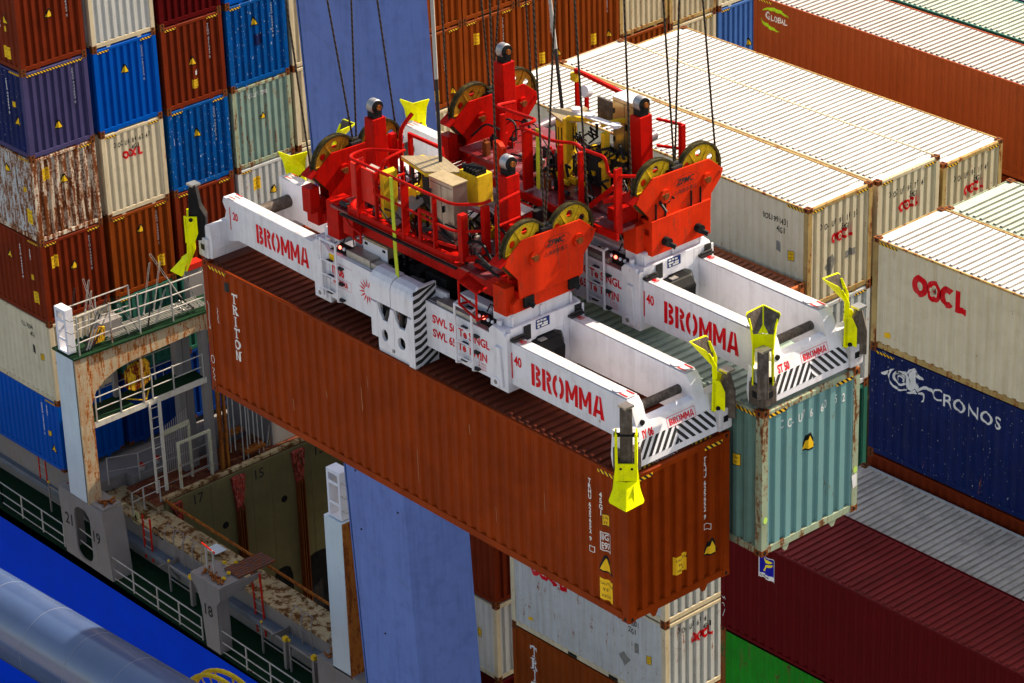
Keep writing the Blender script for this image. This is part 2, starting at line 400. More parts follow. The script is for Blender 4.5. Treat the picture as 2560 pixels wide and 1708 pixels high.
def tri(u,v,s=0.17):
    return poly((u-s,v-s*0.8),(u+s,v-s*0.8),(u+s*0.15,v+s),(u-s*0.15,v+s)),poly((u-s*0.72,v-s*0.62),(u+s*0.72,v-s*0.62),(u+s*0.02,v+s*0.72))
def ridge_shade_of(m):  # darker copy of the roof colour, standing for the ridge shadow lines
    k=m.name+'_ridge_shade'
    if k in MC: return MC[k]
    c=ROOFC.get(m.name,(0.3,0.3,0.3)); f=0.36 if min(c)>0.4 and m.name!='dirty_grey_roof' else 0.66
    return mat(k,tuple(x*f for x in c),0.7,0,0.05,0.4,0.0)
def container(x1,y0,zt,color,label,side=None,L=L40,H=HC,fr=FW,post=None,roofc=None,cast=None,marks=(),haz=(),group='containers stacked on the ship'):
    """x1: +x end, y0: -y side, zt: top; all in frame fr"""
    t=thing('shipping_container',label,'shipping container',(x1-L/2,y0+W/2,zt-H),fr,group)
    BASE[t.name]=Vector((0,0,0))
    out,sb,eb=shell(L,H); color=color if not isinstance(color,str) else MC[color]
    roofc=roofc or color; post=post or color; cast=cast or RUST
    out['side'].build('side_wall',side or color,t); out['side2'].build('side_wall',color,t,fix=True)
    out['end'].build('end_wall',color,t); out['end2'].build('end_wall',color,t)
    rf_=out['roof'].build('roof',[roofc,ridge_shade_of(roofc)],t,fix=False)
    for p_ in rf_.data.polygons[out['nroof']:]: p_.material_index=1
    out['floor'].build('floor',DARK,t); out['frame'].build('frame',post,t)
    for sx in (-1,1):
        for sy in (-1,1):
            for tp in (0,1): cast_obj(t,sx,sy,tp,L,H,cast)
    for mk in marks:
        k=mk[0]
        if k=='tri':
            a,b=tri(mk[2],mk[3],mk[4] if len(mk)>4 else 0.17); decal(t,'warning_sticker',BLACK,[a],mk[1],L,H,0.004); decal(t,'warning_sticker',DECY,[b],mk[1],L,H,0.007)
        elif k=='stick':
            u,v,w,h=mk[2:6]; decal(t,'height_sticker',DECY,[rect(u,v,u+w,v+h)],mk[1],L,H,0.004)
            decal(t,'lettering',LETB,line('CAUTION',u+w*0.1,v+h*0.72,h*0.13,w*0.8/ (h*0.13)/5.6)+line('9\'6"',u+w*0.3,v+h*0.42,h*0.16,0.9)+line('HIGH',u+w*0.2,v+h*0.12,h*0.15,w*0.6/(h*0.15)/3.2),mk[1],L,H,0.007)
        elif k=='osq':
            u,v,w,h=mk[2:6]; decal(t,'height_sticker',DECY,[rect(u,v,u+w,v+h)],mk[1],L,H,0.004)
            decal(t,'lettering',LETB,box_outline(u,v,u+w,v+h,w*0.07)+line('2.9m',u+w*0.14,v+h*0.58,h*0.24,0.62)+line('9\'6"',u+w*0.2,v+h*0.16,h*0.24,0.7),mk[1],L,H,0.007)
        elif k=='vert':
            mk=list(mk); g0=0.68 if mk[1]=='end' else 0.0; pp=0.272 if mk[1]=='end' else (L-0.26)/max(1,round((L-0.26)/0.278)); g0=g0 if mk[1]=='end' else -L/2+0.13
            mk[3]=g0+round((mk[3]-g0)/pp)*pp; decal(t,'lettering',mk[6] if len(mk)>6 else LETW,stacked(mk[2],mk[3],mk[4],mk[5]*1.05,mk[5]*0.85,0.14,0.03),mk[1],L,H)
        elif k=='line': decal(t,'lettering',mk[6] if len(mk)>6 else LETW,line(mk[2],mk[3],mk[4],mk[5],mk[7] if len(mk)>7 else 0.7,0.022,mk[8] if len(mk)>8 else 1.0),mk[1],L,H)
        elif k=='cells':
            sh=[]
            for i,ch in enumerate(mk[2]):
                if ch!=' ':
                    gl=glyphs(ch,mk[5],0.62,0.02); sh.append(moved(gl,mk[3]+i*0.136-gl[2]/2,mk[4]))
            decal(t,'lettering',mk[6],sh,mk[1],L,H)
        elif k=='rects': decal(t,'sticker',mk[3],[rect(*q) for q in mk[2]],mk[1],L,H,0.005)
        elif k=='shape': decal(t,mk[4] if len(mk)>4 else 'logo',mk[3],mk[2],mk[1],L,H,mk[5] if len(mk)>5 else 0.004)
    for hz in haz:
        if hz=='el': decal(t,'hazard_stripe',HAZ,[rect(-W/2+0.17,H-0.17,-W/2+0.60,H-0.10)],'endflat',L,H,-0.001)
        if hz=='er': decal(t,'hazard_stripe',HAZ,[rect(W/2-0.60,H-0.17,W/2-0.17,H-0.10)],'endflat',L,H,-0.001)
        if hz=='e': decal(t,'hazard_stripe',HAZ,[rect(-W/2+0.17,H-0.17,W/2-0.17,H-0.10)],'endflat',L,H,-0.001)
        if hz=='sr': decal(t,'hazard_stripe',HAZ,[rect(L/2-0.75,H-0.15,L/2-0.18,H-0.082)],'sideflat',L,H,-0.008)
        if hz=='sl': decal(t,'hazard_stripe',HAZ,[rect(-L/2+0.18,H-0.15,-L/2+0.75,H-0.082)],'sideflat',L,H,-0.008)
        if hz=='tl': decal(t,'hazard_stripe',HAZ,[rect(-W/2+0.3,L/2-0.20,-W/2+0.75,L/2-0.12)],'top',L,H,0.004)
        if hz=='tr': decal(t,'hazard_stripe',HAZ,[rect(W/2-0.75,L/2-0.20,W/2-0.3,L/2-0.12)],'top',L,H,0.004)
    return t
# OOCL style logo: rounded O, O with blossom, C, L
def oocl(u,v,h,skew=0.0):
    w=0.30*h; out=[]
    def O(cx): return ellipse(cx,v+h/2,h*0.52,h*0.50,20,0,2*PI,w)
    s=1.0
    red=[O(u+h*0.52),O(u+h*1.48),ellipse(u+h*2.42,v+h/2,h*0.52,h*0.50,16,R(48),R(312),w)]
    red+=[rect(u+h*2.98,v-0.02*h,u+h*3.28,v+h*1.0),rect(u+h*3.28,v-0.02*h,u+h*3.72,v+h*0.27)]
    cx,cy=u+h*1.48,v+h/2
    white=[ellipse(cx+h*0.16*math.cos(R(90+72*k)),cy+h*0.16*math.sin(R(90+72*k)),h*0.12,h*0.12,10) for k in range(5)]+[ellipse(cx,cy,h*0.13,h*0.13,10)]
    dot=[ellipse(cx,cy,h*0.055,h*0.055,8)]+[ellipse(cx+h*0.17*math.cos(R(90+72*k)),cy+h*0.17*math.sin(R(90+72*k)),h*0.02,h*0.02,6) for k in range(5)]
    fill=[ellipse(cx,cy,h*0.32,h*0.30,18)]
    return red,fill,white,dot
def oocl_marks(face,u,v,h,white):
    r,f,w,d=oocl(u,v,h)
    return [('shape',face,r,LETR,'logo',0.004),('shape',face,f,LETR,'logo',0.006),('shape',face,w,white,'logo',0.008),('shape',face,d,LETR,'logo',0.010)]
# serif capitals for the vertical name
def serif(ch,u,v,h):
    w=h*0.74; t=h*0.17; s=h*0.09; o=[]
    if ch=='T': o=[rect(u-w/2,v+h-t,u+w/2,v+h),rect(u-t/2,v,u+t/2,v+h-t),rect(u-w*0.28,v,u-t/2,v+s),rect(u+t/2,v,u+w*0.28,v+s),rect(u-w/2,v+h-t*1.9,u-w/2+s,v+h-t),rect(u+w/2-s,v+h-t*1.9,u+w/2,v+h-t)]
    if ch=='I': o=[rect(u-t/2,v,u+t/2,v+h),rect(u-w*0.26,v,u-t/2,v+s),rect(u+t/2,v,u+w*0.26,v+s),rect(u-w*0.26,v+h-s,u-t/2,v+h),rect(u+t/2,v+h-s,u+w*0.26,v+h)]
    if ch=='R':
        o=[rect(u-w*0.34,v,u-w*0.34+t,v+h),rect(u-w/2,v,u-w*0.34,v+s),rect(u-w/2,v+h-s,u-w*0.34,v+h)]
        o+=[ellipse(u-w*0.05,v+h*0.74,w*0.45,h*0.26,10,-PI/2,PI/2,t*0.75),rect(u-w*0.34+t,v+h-s*1.2,u-w*0.05,v+h),rect(u-w*0.34+t,v+h*0.48,u-w*0.05,v+h*0.48+s*1.2)]
        o+=[poly((u-w*0.02,v+h*0.48),(u+w*0.22,v+h*0.48),(u+w*0.55,v),(u+w*0.22,v))]
    if ch=='O': o=[ellipse(u,v+h/2,w*0.52,h*0.5,18,0,2*PI,t)]
    if ch=='N':
        o=[rect(u-w*0.40,v,u-w*0.40+t*0.8,v+h),rect(u+w*0.40-t*0.8,v,u+w*0.40,v+h),poly((u-w*0.40+t*0.8,v+h),(u-w*0.40+t*0.8,v+h*0.72),(u+w*0.40-t*0.8,v),(u+w*0.40-t*0.8,v+h*0.28))]
        o+=[rect(u-w*0.56,v+h-s,u-w*0.40,v+h),rect(u-w*0.56,v,u-w*0.40,v+s),rect(u+w*0.40,v+h-s,u+w*0.56,v+h)]
    return o
def vname(s,u,v,h,gap=0.16):
    out=[]; y=v-h
    for ch in s: out+=serif(ch,u,y,h); y-=h*(1+gap)
    return out
BR=mat('container_brown',(0.225,0.030,0.002),0.42,0,0.0,0.35,0.35,(0.10,0.012,0.002),fade=0.16,bump=0.25)
BRR=mat('brown_roof',(0.15,0.032,0.016),0.5,0,0.0,0.40,0.1,(0.07,0.02,0.014),fade=0.2)
BR2=mat('stack_brown',(0.16,0.020,0.005),0.5,0,0.06,0.3,0.35,(0.06,0.012,0.006),fade=0.15)
BR3=mat('tan_brown',(0.22,0.042,0.005),0.5,0,0.04,0.2,0.3,(0.09,0.02,0.006),fade=0.12)
MAR=mat('maroon_paint',(0.080,0.002,0.003),0.45,0,0.0,0.12,0.15,(0.04,0.006,0.006),fade=0.08)
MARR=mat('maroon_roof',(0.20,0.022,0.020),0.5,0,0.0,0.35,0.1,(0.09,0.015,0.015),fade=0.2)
PUR=mat('faded_purple',(0.06,0.05,0.13),0.55,0,0.04,0.3,0.35,(0.05,0.04,0.08),fade=0.15)
BLU=mat('bright_blue',(0.0,0.075,0.40),0.42,0,0.02,0.12,0.15,(0.0,0.03,0.12),fade=0.06)
BLU2=mat('weathered_blue',(0.0,0.07,0.28),0.5,0,0.06,0.35,0.35,(0.01,0.04,0.09),fade=0.12,fine=0.35)
NAVY=mat('navy_paint',(0.008,0.016,0.085),0.5,0,0.10,0.25,0.5,(0.035,0.035,0.06),fade=0.15,fine=0.2)
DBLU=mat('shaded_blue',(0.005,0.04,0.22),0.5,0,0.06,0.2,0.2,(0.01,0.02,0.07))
CRM=mat('cream_paint',(0.64,0.56,0.40),0.5,0,0.14,0.25,0.38,(0.33,0.25,0.13),fade=0.05)
CRM2=mat('cream_weathered',(0.58,0.49,0.33),0.55,0,0.22,0.3,0.5,(0.30,0.20,0.09),fade=0.08)
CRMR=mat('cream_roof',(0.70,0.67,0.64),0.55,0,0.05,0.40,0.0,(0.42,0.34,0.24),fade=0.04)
POSTC=mat('rust_stained_post',(0.42,0.29,0.11),0.6,0,0.45,0.5,0.4,(0.20,0.11,0.03),fade=0.2)
GRW=mat('grey_white_paint',(0.50,0.51,0.50),0.55,0,0.26,0.3,0.5,(0.28,0.24,0.18),fade=0.06)
RWH=mat('rust_eaten_white',(0.62,0.56,0.44),0.65,0,0.66,0.35,0.75,(0.45,0.25,0.09),(0.15,0.04,0.01),fade=0.1,sc=1.1)
RWS=mat('rust_spotted_white',(0.48,0.51,0.52),0.6,0,0.62,0.3,0.4,(0.30,0.22,0.14),(0.16,0.06,0.02),fade=0.08,sc=1.5)
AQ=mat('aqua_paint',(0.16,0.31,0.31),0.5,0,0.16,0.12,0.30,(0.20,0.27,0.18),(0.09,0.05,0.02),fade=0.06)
AQS=mat('aqua_side_shade_moss',(0.12,0.215,0.19),0.55,0,0.22,0.3,0.55,(0.055,0.085,0.05),(0.08,0.045,0.02),fade=0.12)  # aqua with the shade of this side put into the colour, plus moss
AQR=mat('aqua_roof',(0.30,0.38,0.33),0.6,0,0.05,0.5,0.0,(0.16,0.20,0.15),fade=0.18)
AQP=mat('aqua_post',(0.30,0.36,0.25),0.6,0,0.50,0.4,0.6,(0.22,0.20,0.08),(0.12,0.05,0.02))
AQ2=mat('pale_green_paint',(0.24,0.34,0.29),0.55,0,0.36,0.25,0.4,(0.20,0.22,0.14),(0.16,0.06,0.02))
GRN=mat('vivid_green',(0.012,0.20,0.012),0.5,0,0.34,0.35,0.45,(0.02,0.06,0.01),(0.06,0.03,0.015))
TGR=mat('dark_teal_green',(0.03,0.14,0.10),0.55,0,0.18,0.3,0.4,(0.02,0.05,0.03))
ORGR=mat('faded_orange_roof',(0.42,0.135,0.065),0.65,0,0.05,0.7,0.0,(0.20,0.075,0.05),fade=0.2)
ORGC=mat('faded_orange',(0.42,0.11,0.03),0.55,0,0.15,0.3,0.4,(0.2,0.06,0.02))
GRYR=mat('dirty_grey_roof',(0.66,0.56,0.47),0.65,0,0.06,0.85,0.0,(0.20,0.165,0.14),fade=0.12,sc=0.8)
WHC=mat('plain_white_container',(0.55,0.55,0.52),0.5,0,0.14,0.2,0.4,(0.35,0.28,0.18),fade=0.05)
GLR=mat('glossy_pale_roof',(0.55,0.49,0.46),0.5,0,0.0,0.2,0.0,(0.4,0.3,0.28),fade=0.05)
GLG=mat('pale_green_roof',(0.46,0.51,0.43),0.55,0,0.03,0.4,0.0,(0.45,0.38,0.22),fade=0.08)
def scl(shapes,u0,k): return [([(u0+(x-u0)*k,y) for x,y in vs],fs) for vs,fs in shapes]
def oocl2(face,u,v,h,k,white):
    return [(a,b,scl(c,u,k),*r) for a,b,c,*r in oocl_marks(face,u,v,h,white)]
def smallnum(u,v,code,h=0.17,mt=LETB,sub='45G1'):
    return [('cells','end',code.replace(' ',''),-0.68,v,h,mt),('line','end',sub,u+0.55,v-h*1.35,h,mt,0.6)]
TW=None
A_=container(0,0,0,BR,'brown container hanging under the nearer spreader, with white vertical TRITON on its side',fr=FA,roofc=BRR,cast=BR,group='containers hanging from the spreaders',
 haz=['el','er','sr','sl','tl','tr'],marks=[
 ('shape','side',vname('TRITON',-5.12,2.46,0.215),LETW,'lettering'),
 ('vert','side','TRHU 625652 9',5.16,2.52,0.088),('vert','side','45G1',5.50,2.36,0.10),
 ('osq','side',5.44,1.72,0.17,0.23),('line','side','IIG',5.42,1.42,0.13),('line','side','E97',5.42,1.25,0.13),
 ('shape','side',box_outline(5.38,1.21,5.64,1.58,0.018),LETW,'lettering'),('shape','side',box_outline(5.10,1.06,5.22,1.18,0.012),LETW,'lettering'),
 ('tri','side',5.50,0.93,0.19),('stick','side',5.34,0.22,0.34,0.42),
 ('vert','end','TRHU 625652 9',0.72,2.56,0.088),('shape','end',box_outline(0.66,1.10,0.78,1.22,0.012),LETW,'lettering'),('tri','end',0.80,0.72,0.19),('stick','end',-0.10,0.50,0.30,0.36),
 ('line','topend','TRHU 625652 9',-0.62,0.03,0.10,LETW,0.85),('rects','side',[(-5.42,2.42,-5.30,2.62)],DARK),
 ('shape','sideflat',stroke([(-6.02,2.0),(-5.98,1.9),(-6.01,1.6),(-5.99,1.4),(-6.03,1.42)],0.012)+[ellipse(-5.99,0.72,0.06,0.09,14,0,2*PI,0.012)]+stroke([(-6.03,0.52),(-5.96,0.50),(-6.02,0.42),(-5.96,0.36),(-6.02,0.3),(-5.95,0.26)],0.012),LETW,'lettering'),
 ('shape','side',stroke([(-5.72,1.95),(-5.70,1.88),(-5.74,1.84),(-5.70,1.78),(-5.73,1.7),(-5.69,1.62)],0.012),LETW,'lettering'),
 ('shape','side',sum([stroke([(u,v),(u+0.01,v-l)],0.012) for u,v,l in ((-1.2,1.9,0.5),(-1.0,2.2,0.25),(0.4,1.2,0.7),(1.9,2.3,0.2),(2.6,0.9,0.3),(-3.4,0.8,0.25),(3.9,1.7,0.4),(-2.3,1.4,0.15),(4.5,0.5,0.2))],[]),mat('paint_scratch',(0.36,0.16,0.08),0.6),'scratch')])
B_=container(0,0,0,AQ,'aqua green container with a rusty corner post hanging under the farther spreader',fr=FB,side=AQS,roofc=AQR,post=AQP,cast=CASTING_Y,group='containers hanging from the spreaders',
 haz=['el','er','sr','sl'],marks=[
 ('cells','end','CCLU76 60 52 2',-0.68,2.36,0.17,LETW),('tri','end',-0.03,1.86,0.19),
 ('line','side','CCLU 766052 2',4.25,2.16,0.16,LETW,0.66),('line','side','45G1',4.62,1.92,0.16,LETW,0.66),('osq','side',5.36,1.60,0.17,0.24),
 ('line','side','IIC',5.0,1.72,0.13),('line','side','33',5.02,1.56,0.13),
 ('shape','endflat',[ellipse(1.15,0.86,0.05,0.07)],mat('yellow_green_dot',(0.55,0.8,0.15),0.6),'sticker'),('shape','endflat',[ellipse(-1.13,0.72,0.05,0.07)],MC['yellow_green_dot'],'sticker'),
 ('shape','endflat',[poly((1.06,0.76),(1.19,0.78),(1.20,0.52),(1.10,0.48))],LETW,'sticker')])
# ---- the left stack, seen end on: one bay, columns one behind the other
LX=-44.3; yy=[16.52,19.2,21.84,24.46,27.05,29.6,32.1]
zz=[-7.0,-9.92,-12.83,-15.74,-18.64,-21.52]
g='containers in the high stack beyond the lashing bridge'
def vn(code,u=0.72,v=2.55,h=0.085,mt=None): return [('vert','end',code,u,v,h,mt or LETW)]
container(LX,yy[0],zz[0],BR2,'brown container topmost of the outboard column at the left edge',group=g,marks=vn('CAIU 938404 0')+[('tri','end',0.0,0.75+0.9),('tri','side',5.4,1.6),('vert','side','CAIU 938404 0',5.0,2.5,0.085),('stick','side',5.2,0.3,0.32,0.4),('osq','side',5.3,1.2,0.17,0.2)])
container(LX,yy[0],zz[1],PUR,'faded purple container with blue long side, second in the outboard column',group=g,side=NAVY,roofc=PUR,haz=['e','sr'],marks=vn('CRSU 944004 0',0.62)+[('tri','end',-0.05,0.85),('tri','side',5.55,1.15),('vert','side','CRSU 944004 0',5.0,2.5,0.085),('osq','side',5.35,1.6,0.16,0.2)])
container(LX,yy[0],zz[2],RWH,'white container eaten by rust, streaked brown, at the outboard corner of the stack',group=g,side=RWS,post=RWH,cast=CASTING_Y,haz=['er','sr'],marks=vn('TTNU 980220 5',0.62,2.5,0.08,LETB)+[('tri','end',-0.05,1.9),('stick','end',-0.85,2.05,0.26,0.42),('tri','side',4.6,2.2),('stick','side',5.5,0.55,0.28,0.5),('osq','side',5.45,1.6,0.16,0.2),('vert','side','45G1 980220',5.2,2.5,0.085,LETB)])
container(LX,yy[0],zz[3],BR2,'dark brown container under the rust eaten white one, nearest the walkway',group=g,haz=['el','er','sr'],marks=vn('FCIU 944932 8',0.72)+[('tri','end',0.0,1.75),('stick','end',-0.85,1.9,0.26,0.42),('tri','side',4.2,1.95),('stick','side',5.4,0.6,0.28,0.4),('vert','side','FCIU 944932 8',4.8,2.5,0.085),('vert','side','45G1',5.3,2.5,0.085),('osq','side',5.35,1.4,0.14,0.2)])
container(LX,yy[0],zz[4],CRM,'grey white container above the blue one at the bottom left of the stack',group=g,post=CRM2,cast=CASTING_Y,marks=[('line','side','OOL 87504 0',4.4,2.35,0.17,LETB,0.55),('line','side','45G1',4.9,2.1,0.17,LETB,0.55),('rects','side',[(4.95,1.5,5.12,1.8)],DARK),('osq','side',5.4,1.4,0.16,0.24)])
container(LX,yy[0],zz[5],BLU,'bright blue container lowest of the outboard column above the side deck',H=SH,group=g,roofc=BLU,haz=['sr'],marks=[('vert','side','UESU 247609 2',5.0,2.3,0.085),('vert','side','22G1',5.35,2.3,0.085),('osq','side',5.35,1.15,0.16,0.2),('tri','side',5.6,0.75)])
container(LX,yy[1],zz[0],WHC,'white container with rust spots at the top between two brown ones',group=g,post=CRM2,cast=CASTING_Y,haz=[],marks=[])
container(LX,yy[1],zz[1],BLU,'clean bright blue container directly above a cream OOCL one',group=g,haz=['el','er'],marks=vn('CZSU 782454 0',0.66)+[('tri','end',-0.05,1.95)])
container(LX,yy[1],zz[2],CRM,'cream container with small red logo and brown stain in the stack beside the rusty one',group=g,post=CRM2,cast=CASTING_Y,haz=['el','er'],marks=smallnum(-0.62,2.3,'OOCU 68 44 24 7')+oocl2('end',-0.42,1.82,0.28,0.72,CRM))
container(LX,yy[1],zz[3],BR3,'orange brown container whose foot stands behind the walkway rods',group=g,haz=['el','er'],marks=vn('TCNU 544240 1',0.70)+[('tri','end',0.0,2.15),('stick','end',0.55,0.55,0.28,0.42)])
container(LX,yy[1],zz[4],TGR,'green container seen through the lashing rods above the walkway',group=g,haz=['el','er'])
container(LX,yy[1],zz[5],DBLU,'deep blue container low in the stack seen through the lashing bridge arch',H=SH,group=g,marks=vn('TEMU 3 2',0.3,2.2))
container(LX,yy[2],zz[0],MAR,'dark maroon container hanging over the top edge of the stack',group=g,roofc=MARR)
container(LX,yy[2],zz[1],BR2,'brown container between the clean blue and the speckled blue ones',group=g,haz=['el','er'],marks=vn('TCNU 477443 5',0.60)+[('tri','end',-0.05,1.45),('stick','end',-0.1,0.5,0.24,0.3),('rects','end',[(0.02,0.95,0.12,1.1)],LETW)])
container(LX,yy[2],zz[2],BLU2,'blue container with dull scratches under the brown one',group=g,haz=['el','er'],marks=vn('CZSU 909012 0',0.62)+[('tri','end',-0.1,1.85)])
container(LX,yy[2],zz[3],BR2,'brown ribbed container behind the tip of the nearer spreader',group=g,haz=['el','er'])
container(LX,yy[2],zz[4],TGR,'green container behind the tall red topped light box',group=g)
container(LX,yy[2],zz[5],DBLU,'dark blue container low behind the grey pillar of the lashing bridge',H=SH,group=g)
container(LX,yy[3],zz[0],BLU,'blue container cut by the top edge above the speckled blue one',group=g)
container(LX,yy[3],zz[1],BLU2,'blue container speckled white with a dark square patch',group=g,haz=['el','er'],marks=vn('CZSU 300906 0',0.66)+[('tri','end',-0.1,2.1),('rects','end',[(-0.12,1.25,0.2,1.65)],NAVY)])
container(LX,yy[3],zz[2],AQ2,'pale aqua container with rust scabs beside the blue crane leg',group=g,post=AQP,cast=CASTING_Y,marks=[('line','end','CCLU 71 73 66',-0.55,2.4,0.15,LETW,0.62),('tri','end',0.0,1.65,0.13)])
container(LX,yy[3],zz[3],GRW,'grey white container with a yellow sticker under the pale aqua one',group=g,haz=['el'],marks=[('stick','end',-0.6,2.0,0.3,0.46),('tri','end',0.25,1.8)])
container(LX,yy[3],zz[4],GRW,'grey container deep in the stack below the one with the yellow sticker',group=g)
container(LX,yy[4],zz[0],CRM,'cream container high beside the left edge of the blue crane leg',group=g,post=CRM2)
container(LX,yy[4],zz[1],CRM2,'cream container second from top beside the blue crane leg',group=g,haz=['el'],post=CRM2)
container(LX,yy[4],zz[2],CRM2,'weathered cream container half hidden behind the blue crane leg',group=g,post=CRM2)
container(LX,yy[4],zz[3],CRM,'cream container low behind the raised yellow flippers',group=g,post=CRM2)
# columns on the far side of the leg
yb=[32.1,34.6,37.14,39.68]; 
lab=['brown container half covered by the blue crane leg','brown container right of the crane leg with a yellow sticker','brown container behind the middle hoist ropes','brown container left of the two pale cream ones']
cn=['TCLU 944226 2','TRLU 745415 0','TCNU 204422 5','TGHU 973521 3']
for i in range(4):
    container(LX,yb[i],-10.35,BR3,lab[i].replace('brown','upper brown',1)+', in the top row',group=g,roofc=BRR)
    container(LX,yb[i],-13.28,BR3,lab[i]+', in the second row',group=g,roofc=BRR,haz=['er','el'],marks=vn(cn[i],0.5+0.2*(i%2))+[('tri','end',0.72,0.5,0.15),('stick','end',-0.75 if i==1 else -0.2,1.9 if i==1 else 0.3,0.26,0.42)])
    container(LX,yb[i],-16.21,CRM,['cream container low between the crane leg and the sheave bracket','cream container below the second brown column','pale container below the third brown column','pale container below the fourth brown column'][i],group=g,post=CRM2,marks=(smallnum(-0.5,2.3,'OOLU 88 5')+oocl2('end',-0.3,1.8,0.28,0.72,CRM)) if i==1 else [])
container(LX,42.16,-13.08,CRM2,'yellowish cream container right of the brown row at the top',group=g,post=POSTC,haz=[])
container(LX,42.16,-16.02,BR3,'brown container under the yellowish cream one, its top strip showing',group=g,roofc=BRR)
container(LX,44.72,-13.38,CRM2,'cream container with rust at its foot, just left of the blue one at the top',group=g,post=POSTC)
container(LX,44.72,-16.3,CRM2,'cream container in the lower row left of the blue one',group=g,post=CRM2,haz=['er'],marks=vn('TCLU 55',0.3,2.5,0.085,LETB))
container(LX,47.3,-13.38,CRM,'cream container above the blue one at the top right of the far stack',group=g)
container(LX,47.3,-16.3,mat('dusty_blue',(0.06,0.15,0.42),0.5,0,0.02,0.2,0.2,(0.03,0.08,0.2)),'dusty blue container at the far right end of the far stack',group=g,marks=[('tri','end',0.45,1.1)],haz=['el'])
# ---- middle bay: long pale roofs
CX=-15.93; g2='pale containers in the middle bay'
dark=mat('stain_patch_grey',(0.20,0.19,0.17),0.7,0,0,0.7,0,(0.4,0.38,0.33),sc=5)
container(CX,21.69,-7.18,CRM,'cream container with red logo on its end, nearest of the three long white roofs',group=g2,roofc=CRMR,post=POSTC,cast=CASTING_Y,haz=['el','er','sr'],marks=smallnum(-0.5,2.12,'OOL U 99 11 43 2')+oocl2('end',-0.32,1.62,0.30,0.72,CRM)+[('line','side','OOLU 991143 2',4.45,2.18,0.17,LETB,0.60),('line','side','45G1',4.95,1.93,0.17,LETB,0.6),('rects','side',[(4.95,1.38,5.12,1.66)],dark),('osq','side',5.38,1.25,0.2,0.28),
  ('shape','end',[poly((-0.55,1.05),(-0.28,1.35),(-0.18,1.12),(-0.35,0.68)),rect(0.22,1.05,0.6,1.25)],dark,'sticker')])
container(CX,24.33,-7.25,CRM,'cream container with red logo on its end, middle one of the three long white roofs',group=g2,roofc=CRMR,post=CRM2,cast=CASTING_Y,haz=['el','er'],marks=smallnum(-0.5,2.25,'OOC U 79 57 74 1')+oocl2('end',-0.35,1.72,0.30,0.72,CRM))
container(CX,26.92,-7.57,CRM2,'cream container with rusty corner posts, farthest and slightly lowest of the three long white roofs',group=g2,roofc=CRMR,post=POSTC,cast=CASTING_Y,haz=['el','er'],marks=smallnum(-0.5,2.2,'OOL U 99 01 04 9')+oocl2('end',-0.32,1.68,0.30,0.72,CRM2))
container(CX,21.69,-10.10,GRW,'grey white container under the nearest long white roofed one',group=g2,haz=['er'],marks=[('vert','end','TCNU 88',-0.1,2.5,0.1,LETB)])
container(CX,21.69,-13.02,TGR,'dark green container third down in the middle bay, seen past the aqua one',group=g2)
container(CX,24.33,-10.17,CRM2,'cream container second down under the middle long white roof',group=g2)
container(CX,26.92,-10.49,CRM2,'cream container second down under the farthest long white roof',group=g2)
container(CX,19.12,-9.20,ORGC,'faded orange container with a dusty pink roof between spreader and cream container',group=g2,roofc=ORGR,cast=RUST)
container(CX,19.12,-12.12,GRW,'grey container under the faded orange one',group=g2)
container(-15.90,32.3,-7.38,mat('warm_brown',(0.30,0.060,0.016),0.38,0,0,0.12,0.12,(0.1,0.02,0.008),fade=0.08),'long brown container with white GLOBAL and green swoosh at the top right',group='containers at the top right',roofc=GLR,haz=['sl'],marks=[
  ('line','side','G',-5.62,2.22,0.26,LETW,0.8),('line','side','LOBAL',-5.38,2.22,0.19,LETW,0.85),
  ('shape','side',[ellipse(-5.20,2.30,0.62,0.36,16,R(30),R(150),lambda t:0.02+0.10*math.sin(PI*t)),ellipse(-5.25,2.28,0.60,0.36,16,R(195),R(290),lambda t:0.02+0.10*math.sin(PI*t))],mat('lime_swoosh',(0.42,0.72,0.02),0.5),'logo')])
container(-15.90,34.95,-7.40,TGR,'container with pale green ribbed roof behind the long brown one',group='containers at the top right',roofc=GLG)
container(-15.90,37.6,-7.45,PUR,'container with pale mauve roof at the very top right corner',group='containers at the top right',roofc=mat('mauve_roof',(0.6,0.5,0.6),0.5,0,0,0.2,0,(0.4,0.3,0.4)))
container(-15.90,32.3,-10.3,BR2,'brown container under the long one marked GLOBAL',group='containers at the top right')
